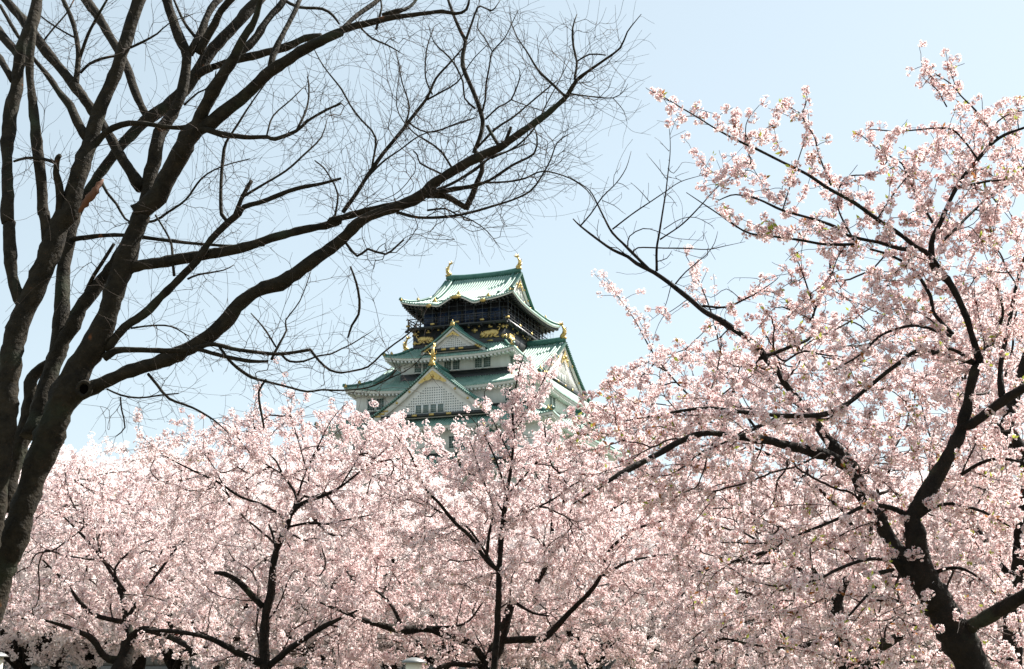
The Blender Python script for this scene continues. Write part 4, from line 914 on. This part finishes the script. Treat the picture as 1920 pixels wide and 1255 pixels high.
# the limb with bare tips against the sky
BARE = []
n_before = len(T.L)
for q, dd in ((C3([(560,900,7),(470,810,6),(400,740,5),(340,680,4.5),(290,590,3.6),(220,450,2.6),(180,410,1.8),(80,345,1)]), 0.3), (C3([(150,640,3.2),(210,570,2.8),(280,470,2.4),(360,390,2),(420,300,1.6),(450,200,1)]), 0.2),
              (C3([(340,660,3.4),(450,575,3),(560,500,2.6),(650,440,2.2),(740,380,1.7),(880,338,1)]), -0.2), (C3([(600,905,6),(600,780,5),(615,680,4),(635,560,3.2),(655,430,2.6),(670,300,2.1),(680,180,1.7),(672,40,1)]), 0.2),
              (C3([(620,720,3.6),(750,630,3),(860,520,2.6),(980,390,2.1),(1120,315,1.5),(1170,325,1.2),(1212,360,.8)]), -0.3), (C3([(460,800,3.2),(490,768,3),(640,770,2.8),(780,772,2.4),(900,778,2),(1000,758,1.5),(1122,732,.8)]), -0.3),
              (C3([(710,980,3.2),(770,910,2.6),(890,810,2),(940,740,1.4),(960,670,.8)]), 0.2), (C3([(870,1110,5),(1000,1118,4),(1120,1070,3.2),(1210,1020,2.4),(1310,950,1.5),(1290,925,.8)]), 0.3),
              (C3([(665,300,1.6),(700,330,1.5),(748,268,.8)]), 0.05), (C3([(662,370,1.7),(610,300,1.3),(556,235,.8)]), 0.05), (C3([(560,500,1.7),(500,430,1.3),(448,385,.8)]), 0.1), (C3([(672,200,1.3),(640,165,1.1),(620,150,.8)]), 0.05), (C3([(360,385,1.5),(400,395,1.3),(438,425,.8)]), 0.05), (C3([(345,400,1.4),(350,340,1.2),(380,305,.8)]), 0.05),
              (C3([(430,760,2.6),(440,700,2.2),(520,655,2),(600,670,1.6),(700,710,1.3),(870,725,.8)]), 0.1), (C3([(640,660,2),(740,600,1.7),(830,590,1.4),(930,640,.8)]), -0.1), (C3([(440,830,2.2),(370,770,1.9),(300,760,1.6),(250,690,1.3),(260,600,.8)]), -0.1), (C3([(900,780,1.5),(880,830,1.2),(700,780,.9)]), -0.1),
              (C3([(690,960,1.8),(675,1030,1.5),(640,1130,1.2),(565,1195,.7)]), -0.1), (C3([(600,850,2),(660,830,1.7),(690,785,1)]), 0.05), (C3([(280,490,1.6),(350,520,1.3),(400,560,.8)]), .05), (C3([(655,450,1.5),(690,480,1.2),(720,525,.7)]), .05), (C3([(745,375,1.3),(710,350,1.1),(790,320,.7)]), .05), (C3([(980,395,1.3),(985,340,1.1),(952,252,.7)]), .05), (C3([(1120,315,1.2),(1128,290,.9),(1110,268,.6)]), .03), (C3([(1190,1025,1.6),(1210,960,1.3),(1150,945,1),(1058,945,.7)]), .1), (C3([(1000,1118,2.2),(900,1130,1.8),(840,1080,1.4),(850,1050,.8)]), .1), (C3([(1100,1075,2),(1010,1010,1.5),(920,1060,1.1),(818,1010,.7)]), .1), (C3([(1210,1040,1.3),(1290,1060,1),(1360,1110,.6)]), .05)):
    T.limb(q, dd, kind='bare_cut')
rng = np.random.default_rng(31)
dense = [(1240,770),(1330,690),(1400,640),(1500,560),(1640,500),(1700,440),(1925,400),(1925,1260),(1560,1260),(1300,1180),(1230,1000),(1150,900)]
pts = np.concatenate([poly_points(rng, dense, 1600, 8.6, 11.2), near_limb_points(rng, T, 1000, 12, 15, 0.2),
    poly_points(rng, [(1480,330),(1600,330),(1700,260),(1780,200),(1925,180),(1925,640),(1500,600),(1440,440)], 240, 8.4, 10.2),
    poly_points(rng, [(1060,760),(1160,680),(1330,620),(1420,700),(1420,900),(1250,960),(1080,930),(1010,860)], 260, 8.4, 9.9)])
pts = np.concatenate([pts, poly_points(rng, [(1690,340),(1760,230),(1840,190),(1925,180),(1925,520),(1700,500)], 170, 8.5, 10.4)])
def pix(P):
    b = (P[:, 2]-CAMZ)/P[:, 1]; t = np.arctan(b)-PITCH; zc = P[:, 1]*math.cos(PITCH)+(P[:, 2]-CAMZ)*math.sin(PITCH)
    yc = -P[:, 1]*math.sin(PITCH)+(P[:, 2]-CAMZ)*math.cos(PITCH); return 960+F*P[:, 0]/zc, 627.5-F*yc/zc
def bare_zone(P):
    x, y = pix(P); return in_poly(x, y, [(980,200),(1210,200),(1290,300),(1330,400),(1440,470),(1380,560),(1330,590),(1270,570),(1180,520),(1060,480),(980,440)])
pts = pts[~bare_zone(pts)]
T.grow(pts, 0.09, 0.06, 0.8, 0.002, 0.8, 0.03, 0.012)
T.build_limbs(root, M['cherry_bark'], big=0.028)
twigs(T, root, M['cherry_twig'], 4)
TB = Tree(9, 77); TB.L = [(P, r, 'limb') for P, r, kd in T.L if kd == 'bare_cut']; TB.jit = 0.05; TB.hn = 0.01     # bare side shoots on the bare boughs
bp = np.concatenate([P[rng.integers(0, len(P), max(3, int(len(P)*0.75)))] for P, r, kd in TB.L])
TB.grow(bp + rng.normal(0, 0.085, bp.shape), 0.03, 0.03, 0.3, 0.0016, 1.2, 0.05, 0.004); twigs(TB, root, M['cherry_twig'], 3, 'bare_twig')
spray = []
for P, r, kd in T.L:                                            # pom-poms on the thin traced limbs too
    if kd == 'bare_cut': continue
    k = r < 0.0080; Pp = P[k]; spray.append(Pp[rng.uniform(0, 1, len(Pp)) < 0.55])
print('right', blossom(T, root, rng, 6.3, 0.040, 14, 0.0130, flower_near(), 0.0062, 1.0, extra=np.concatenate(spray)[:, :3] + rng.normal(0, 0.012, (len(np.concatenate(spray)), 3)), keep=lambda P: ~bare_zone(P), leaf=0.17))

def mid_tree(label, seed, d, traces, polys, near, dens, pom, nf, fs, tmpl, rmax=0.0085, r0=0.0034, trunkx=None, leaf=0.0, dmax=1.4, tone=1.0, pink=0.0, heart=0.8, pull=1.2):
    root, T = cherry(label, seed, d)
    for i, (q, dd) in enumerate(traces): T.limb(q, dd, i == 0, kind='trunk' if i == 0 else 'limb')
    rng = np.random.default_rng(seed+100)
    pts = [poly_points(rng, p, n, a, b) for p, n, a, b in polys]
    if near: pts.append(near_limb_points(rng, T, near[0], near[1], near[2], near[3]))
    T.grow(np.concatenate(pts), 0.12, 0.1, dmax, r0, pull, 0.03, 0.02)
    T.build_limbs(root, M['cherry_bark'], big=0.035, k=8); twigs(T, root, M['cherry_twig'], 3)
    ex = np.concatenate([P[r < 0.009] for P, r, kd in T.L]); ex = ex[rng.uniform(0, 1, len(ex)) < 0.5]
    print(label[:20], blossom(T, root, rng, dens, pom, nf, fs, tmpl, rmax, heart, extra=ex+rng.normal(0, 0.03, ex.shape), stalk=0.4, tone=tone, pink=pink, leaf=leaf))
    return T
# --- slender tree in the middle, its pole-like stem reaching up over the castle
mid_tree('slender cherry with a straight thin grey stem fanning out in front of the castle', 41, 16.0, [
    ([(926,1260,13),(932,1181,12),(935,1119,11),(937,1054,10),(943,981,9),(950,927,8),(959,873,6),(963,818,5),(961,770,4.4),(966,730,3.4),(975,690,2.4),(984,662,1.5)], 0.0),
    ([(936,1070,9),(912,1050,8.5),(883,1007,8),(854,981,7),(821,941,6),(800,920,5),(781,880,4),(767,847,3),(740,815,2)], -0.8),
    ([(937,1078,6),(879,992,5),(839,967,4),(790,945,2.5),(745,930,1.6)], 0.6), ([(912,1050,6.5),(917,1003,5.5),(925,952,4.5),(908,905,3.5),(894,865,2.5),(880,825,1.5)], -0.5),
    ([(952,927,4),(926,854,3.2),(905,811,2.4),(880,780,1.5)], -0.4), ([(955,923,3.6),(988,887,3),(1017,851,2.2),(1040,815,1.4)], 0.5), ([(945,981,5),(988,960,4.2),(1035,938,3.6),(1075,909,3),(1115,895,2)], -0.6),
    ([(959,860,3.2),(930,800,2.6),(912,760,2),(908,735,1.2)], 0.4), ([(962,800,2.8),(1000,750,2.2),(1025,700,1.6),(1035,680,1)], -0.4), ([(963,810,2.8),(990,770,2.4),(1000,720,1.7),(992,690,1)], 0.3), ([(943,960,4),(905,905,3.2),(850,860,2.4),(820,835,1.6)], 0.8),
    ([(1003,870,2.6),(1060,840,2),(1100,800,1.3)], 0.3)],
    [([(700,930),(790,850),(850,870),(900,815),(960,830),(1010,815),(1060,835),(1140,850),(1160,900),(1130,1080),(1000,1130),(860,1120),(720,1040)], 900, 15.6, 18.2), ([(690,800),(760,782),(880,805),(900,880),(760,910),(690,890)], 95, 16.4, 18.0)],
    (380, 5.2, 12, 0.18), 7.0, 0.056, 14, 0.0155, flower_mid(), leaf=0.01, tone=1.01)
# --- thick dark tree right behind it
mid_tree('spreading cherry with a thick black trunk just behind the slender stem', 43, 18.5, [
    ([(912,1260,30),(930,1217,26),(945,1181,19),(955,1144,15),(966,1115,13),(985,1105,11),(1006,1092,10),(1024,1061,9),(1035,1007,8),(1033,952,7),(1028,873,5),(1021,800,2.5)], 0.4),
    ([(935,1205,14),(948,1201,12),(988,1199,12),(1021,1197,13),(1042,1177,12),(1068,1148,10),(1108,1108,9),(1126,1079,8),(1140,1036,7),(1184,996,6),(1238,978,4),(1290,960,2)], -1.2),
    ([(1130,1079,6),(1177,1054,5),(1227,1043,4),(1285,1038,2.5)], 0.8), ([(1028,1047,8),(1053,1018,8),(1093,989,7),(1133,963,5),(1190,930,3)], 0.9),
    ([(910,1240,14),(880,1205,12),(836,1192,12),(800,1179,13),(756,1181,13),(698,1168,10),(655,1152,7),(600,1130,3)], -0.9), ([(756,1180,8),(730,1130,6),(690,1100,4),(640,1080,2.5)], 0.6), ([(800,1178,8),(870,1170,4),(905,1130,3)], 0.2),
    ([(905,1250,10),(845,1246,9),(800,1262,8)], -0.6), ([(966,1130,7),(1000,1150,5),(1030,1155,3)], -0.3)],
    [([(640,1010),(760,960),(900,960),(1010,800),(1100,830),(1240,900),(1320,960),(1330,1200),(1200,1275),(640,1275),(600,1150)], 1600, 18.2, 22.0)],
    (300, 8, 30, 0.4), 8.0, 0.062, 14, 0.0165, flower_mid(), leaf=0.004, pink=0.12, tone=0.97)
# --- left-centre tree
mid_tree('upright cherry left of the castle, with a bent black stem and a broken side limb', 47, 18.0, [
    ([(497,1260,21),(495,1199,18),(499,1148,16),(508,1112,16),(511,1072,14),(519,1032,13),(537,992,12),(544,967,10),(566,945,8.5),(613,927,6.5),(640,912,5),(680,880,3.6),(720,845,2.4),(750,810,1.5)], -0.5),
    ([(493,1138,11),(471,1115,11),(446,1090,10),(421,1076,9),(402,1075,6)], -0.4), ([(518,1032,8),(513,1007,7),(504,984,4)], 0.2),
    ([(545,968,7),(555,938,6),(551,920,5),(530,890,4.4),(518,865,3.8),(490,836,3),(475,790,2.2),(482,735,1.3)], 0.5), ([(541,978,6),(500,950,5.5),(450,931,5),(410,905,4.4),(363,883,3.6),(308,854,2.6),(262,815,1.5)], -1.0),
    ([(543,988,6),(580,981,5.5),(616,983,4.5),(650,975,3.5),(700,965,2)], -0.7), ([(555,938,4.6),(575,880,3.6),(600,830,2.8),(620,790,2),(645,760,1.2)], -0.4), ([(575,882,3.2),(560,830,2.4),(545,775,1.6),(548,745,1)], 0.4), ([(640,910,3.2),(670,860,2.6),(690,810,1.8),(700,790,1)], 0.3),
    ([(500,1245,14),(480,1240,14),(440,1220,11),(400,1200,9),(365,1190,8),(322,1184,8),(272,1181,5)], -0.9), ([(503,1250,13),(537,1222,11),(566,1202,9),(598,1180,10),(634,1162,7),(680,1140,3)], -0.8),
    ([(430,932,3),(390,860,2.4),(350,825,1.6),(330,812,1)], 0.5), ([(530,890,3),(470,850,2.4),(430,800,1.8),(395,790,1)], -0.5)],
    [([(255,860),(290,815),(330,825),(400,800),(450,775),(490,765),(540,765),(600,765),(640,765),(700,790),(770,765),(790,800),(760,900),(720,1000),(700,1275),(360,1275),(330,1050)], 1650, 17.6, 21.5)],
    (350, 6, 24, 0.35), 8.0, 0.062, 14, 0.0162, flower_mid(), leaf=0.004)
# --- tree at lower left
mid_tree('low spreading cherry at lower left, beside the leaning bare trunk', 53, 23.0, [
    ([(226,1262,40),(240,1212,28),(240,1175,18),(233,1150,12),(225,1110,9),(200,1060,7),(160,1010,5),(110,960,3)], 0.5),
    ([(240,1200,16),(270,1180,13),(320,1195,12),(360,1215,10),(410,1235,7)], -0.8), ([(236,1168,10),(181,1155,9),(156,1137,8),(120,1090,5),(80,1050,3)], -0.8), ([(225,1240,18),(196,1231,13),(174,1199,11),(145,1184,9),(90,1165,5),(40,1160,3)], -0.9),
    ([(238,1160,9),(270,1110,7),(300,1070,6),(330,1030,4),(370,990,2)], 0.7), ([(235,1110,6),(215,1070,5),(250,1030,4),(290,1010,2)], -0.5), ([(200,1060,5),(170,1000,4),(130,930,3),(120,870,1.6)], 0.8)],
    [([(30,900),(120,862),(250,880),(340,860),(420,900),(430,1200),(300,1230),(180,1215),(60,1190),(-20,1170)], 1600, 22.5, 28.0)],
    (250, 9, 26, 0.5), 7.0, 0.070, 14, 0.0195, flower_mid(), rmax=0.011, r0=0.0042, dmax=1.8, leaf=0.004, pink=0.06)
# --- trees at lower right, behind the big one
mid_tree('cherry behind the big near one, a long limb rising right from its short trunk', 59, 15.0, [
    ([(1592,1262,34),(1580,1225,30),(1575,1180,22),(1570,1130,16),(1600,1060,12),(1625,1020,9),(1640,960,6),(1650,900,3)], 0.6),
    ([(1590,1262,26),(1606,1252,25),(1643,1217,23),(1690,1192,16),(1744,1164,9),(1800,1120,4)], -0.8), ([(1575,1165,12),(1530,1100,9),(1480,1050,7),(1430,1020,5),(1380,990,3)], 0.8),
    ([(1578,1190,9),(1490,1215,7),(1420,1210,5),(1350,1195,3)], -0.7), ([(1572,1140,8),(1520,1060,7),(1480,1014,7),(1443,1032,8),(1389,1050,7),(1323,1068,5),(1280,1090,3)], -0.5), ([(1490,1215,6),(1440,1160,4),(1380,1140,2.5)], 0.6),
    ([(1625,1020,9),(1560,940,8),(1480,870,7),(1400,780,5.5),(1360,690,4.5),(1335,590,3),(1305,515,2),(1286,480,1.2)], 0.3), ([(1480,870,6),(1380,820,5),(1290,740,4),(1230,670,3),(1190,600,2.2),(1155,550,1.6),(1130,522,1)], 0.6), ([(1400,780,4),(1460,690,3),(1530,640,2),(1580,600,1.2)], 0.5)],
    [([(1240,960),(1330,925),(1440,905),(1550,890),(1680,850),(1925,800),(1925,1275),(1230,1275)], 2300, 14.8, 19.2), ([(1090,770),(1180,680),(1330,650),(1480,620),(1700,580),(1925,520),(1925,860),(1240,970)], 1100, 13.8, 17.5)],
    (250, 9, 24, 0.4), 8.0, 0.055, 14, 0.0155, flower_mid(), leaf=0.01)
mid_tree('cherry at the right edge, its dark trunk half hidden under blossom', 61, 13.0, [
    ([(1900,1262,34),(1899,1210,32),(1897,1160,30),(1905,1090,27),(1915,1000,26),(1930,900,28),(1915,850,30),(1888,805,30),(1897,770,26),(1908,730,20),(1925,660,14)], -0.4),
    ([(1890,810,22),(1868,800,16),(1845,780,10),(1820,740,6),(1800,700,3)], 0.5), ([(1905,1090,14),(1860,1040,10),(1830,980,7),(1800,930,4)], 0.7), ([(1915,1000,12),(1960,940,10),(1990,860,8)], 0.3)],
    [([(1760,560),(1925,480),(2050,520),(2050,1260),(1800,1260),(1740,900)], 900, 12.8, 15.6)],
    (150, 12, 30, 0.4), 8.4, 0.050, 14, 0.0150, flower_mid(), leaf=0.01)
print('t', time.process_time())

# --- rows of further cherries closing the view: three crowns, copied
def far_crown(seed, rad, hgt):
    T = Tree(0, seed); rng = np.random.default_rng(seed); L = []
    def lim(P, r): L.append((np.array(P, float), np.array(r, float)))
    trunk = [[0,0,-0.2],[0.1,0,0.8],[0.05,0.1,1.6],[0.2,0.1,2.4]]; lim(trunk, [0.30,0.22,0.19,0.16])
    for i in range(9):
        a = i*2.4+rng.uniform(-.3,.3); e = rng.uniform(0.35, 1.1); l = rad*rng.uniform(0.65, 0.95); z0 = rng.uniform(1.3, 2.4); t = np.linspace(0, 1, 7)
        R_ = l*t*np.cos(e*0.75*(1-0.3*t)); Z = z0 + (hgt-2.4)*np.sin(e)*t**0.85*0.95
        P = np.stack([np.cos(a+0.5*t)*R_+0.1, np.sin(a+0.5*t)*R_, Z], 1); P[1:] += rng.normal(0, 0.10, (6, 3)); lim(P, 0.11*(1-t)+0.012)
    T.L = [(P, r, 'limb') for P, r in L]
    q = rng.normal(0, 1, (2600, 3)); q /= np.linalg.norm(q, axis=1)[:, None]; q *= rng.uniform(0.25, 1, (2600, 1))**0.45
    q[:, :2] *= rad; q[:, 2] = 1.7 + (q[:, 2]*0.5+0.5)*(hgt-1.7); q[:, 2] += 0.35*np.sin(q[:, 0]*2.1+seed)*np.cos(q[:, 1]*1.7)
    T.rng = rng; T.grow(q, 0.3, 0.2, 2.6, 0.0045, 0.7, 0.03, 0.03)
    root = thing('cherry_tree', 'pale blossoming cherry in the rows behind the front cherries', 'tree', (0, 0, 0), 0, 'far cherry trees')
    for i, (P, r) in enumerate(L):
        if i == 0: tm = MB(); C = catmull(np.concatenate([P, r[:, None]], 1), 0.15); tm.tubes(C[None, :, :3], C[None, :, 3], 9, True, 0.04); tm.build('trunk', M['cherry_bark'], root, True)
        else: C = catmull(np.concatenate([P, r[:, None]], 1), 0.3); lm = MB(); lm.tubes(C[None, :, :3], C[None, :, 3], 6, True); lm.build('branch', M['cherry_bark'], root, True)
    twigs(T, root, M['cherry_twig'], 3)
    print('far', blossom(T, root, rng, 4.6, 0.12, 15, 0.034, flower_far(), 0.03, 0.0, stalk=0, tone=0.94, pink=0.25))
    return root
far = [far_crown(71, 4.6, 7.4), far_crown(72, 5.0, 6.6), far_crown(73, 4.2, 8.0)]
def copy_tree(o):
    c = o.copy(); COL.objects.link(c)
    for ch in o.children:
        d = ch.copy(); COL.objects.link(d); d.parent = c
    return c
spots = []
for (xp, d, k, sc) in ((40,34,0,1.0),(170,38,2,1.0),(330,33,1,1.05),(470,40,2,1.0),(600,34,0,1.0),(740,42,1,1.05),(850,36,1,1.0),(990,44,0,0.95),(1110,36,1,1.0),(1260,42,2,0.9),(1380,33,1,0.95),(1500,40,0,0.98),(1640,35,1,0.9),(1780,42,2,1.0),(1900,36,0,1.0),
    (-60,46,2,1.1),(110,52,0,1.2),(260,48,1,1.2),(400,55,2,1.1),(560,50,1,1.2),(1180,54,0,1.05),(1440,52,1,1.12),(1720,54,0,1.0),(1950,50,2,1.1),(690,56,2,0.95),(920,54,1,1.0)):
    spots.append((xp, d, k, sc))
used = set(); rr = np.random.default_rng(3)
for xp, d, k, sc in spots:
    o = far[k] if k not in used else copy_tree(far[k]); used.add(k)
    o.location = (float((xp-960)/2523*d), d, 0.0); o.rotation_euler = (0, 0, float(rr.uniform(0, 6.28))); o.scale = (sc, sc, sc)

# ------------------------------------------------------------------ garden lamps
def lamp(label, xp, ytop, d, wpx):
    p = px(xp, ytop, d); top = p[2]; w_ = wpx/F*d
    root = thing('garden_lamp', label, 'lamp', (p[0], d, 0), 0, 'garden lamps under the trees')
    R_ = w_/2
    def lathe(pr, name, m):
        pr = np.array(pr, float); mb = MB(); a = np.linspace(0, 2*np.pi, 24, endpoint=False)
        P = np.stack([pr[:, :1]*np.cos(a), pr[:, :1]*np.sin(a), pr[:, 1:2]*np.ones(24)], -1); i = np.arange(len(pr)*24).reshape(len(pr), 24); j = np.roll(i, -1, 1)
        mb.add(P.reshape(-1, 3), np.stack([i[:-1], j[:-1], j[1:], i[1:]], -1).reshape(-1, 4), i[-1:], i[:1, ::-1]); return mb.build(name, m, root, True)
    lathe([(0.02, top-R_*0.42), (R_*0.97, top-R_*0.42), (R_, top-R_*0.36), (R_*0.8, top-R_*0.2), (R_*0.45, top-R_*0.05), (0.02, top)], 'lamp_cap', M['lampcap'])
    lathe([(0.02, top-R_*2.2), (R_*0.60, top-R_*2.2), (R_*0.64, top-R_*0.43), (0.02, top-R_*0.425)], 'lamp_shade', M['cream'])
    lathe([(0.02, -0.1), (R_*0.5, -0.1), (R_*0.5, 0.12), (R_*0.28, 0.16), (R_*0.28, top-R_*2.3), (R_*0.5, top-R_*2.21), (0.02, top-R_*2.205)], 'post', M['post'])
lamp('cream drum garden lamp with a domed metal cap, left of the slender cherry stem', 776, 1233, 12.5, 46)
lamp('cream garden lamp cut by the left edge of the view, under the low cherry', -8, 1222, 15.0, 46)
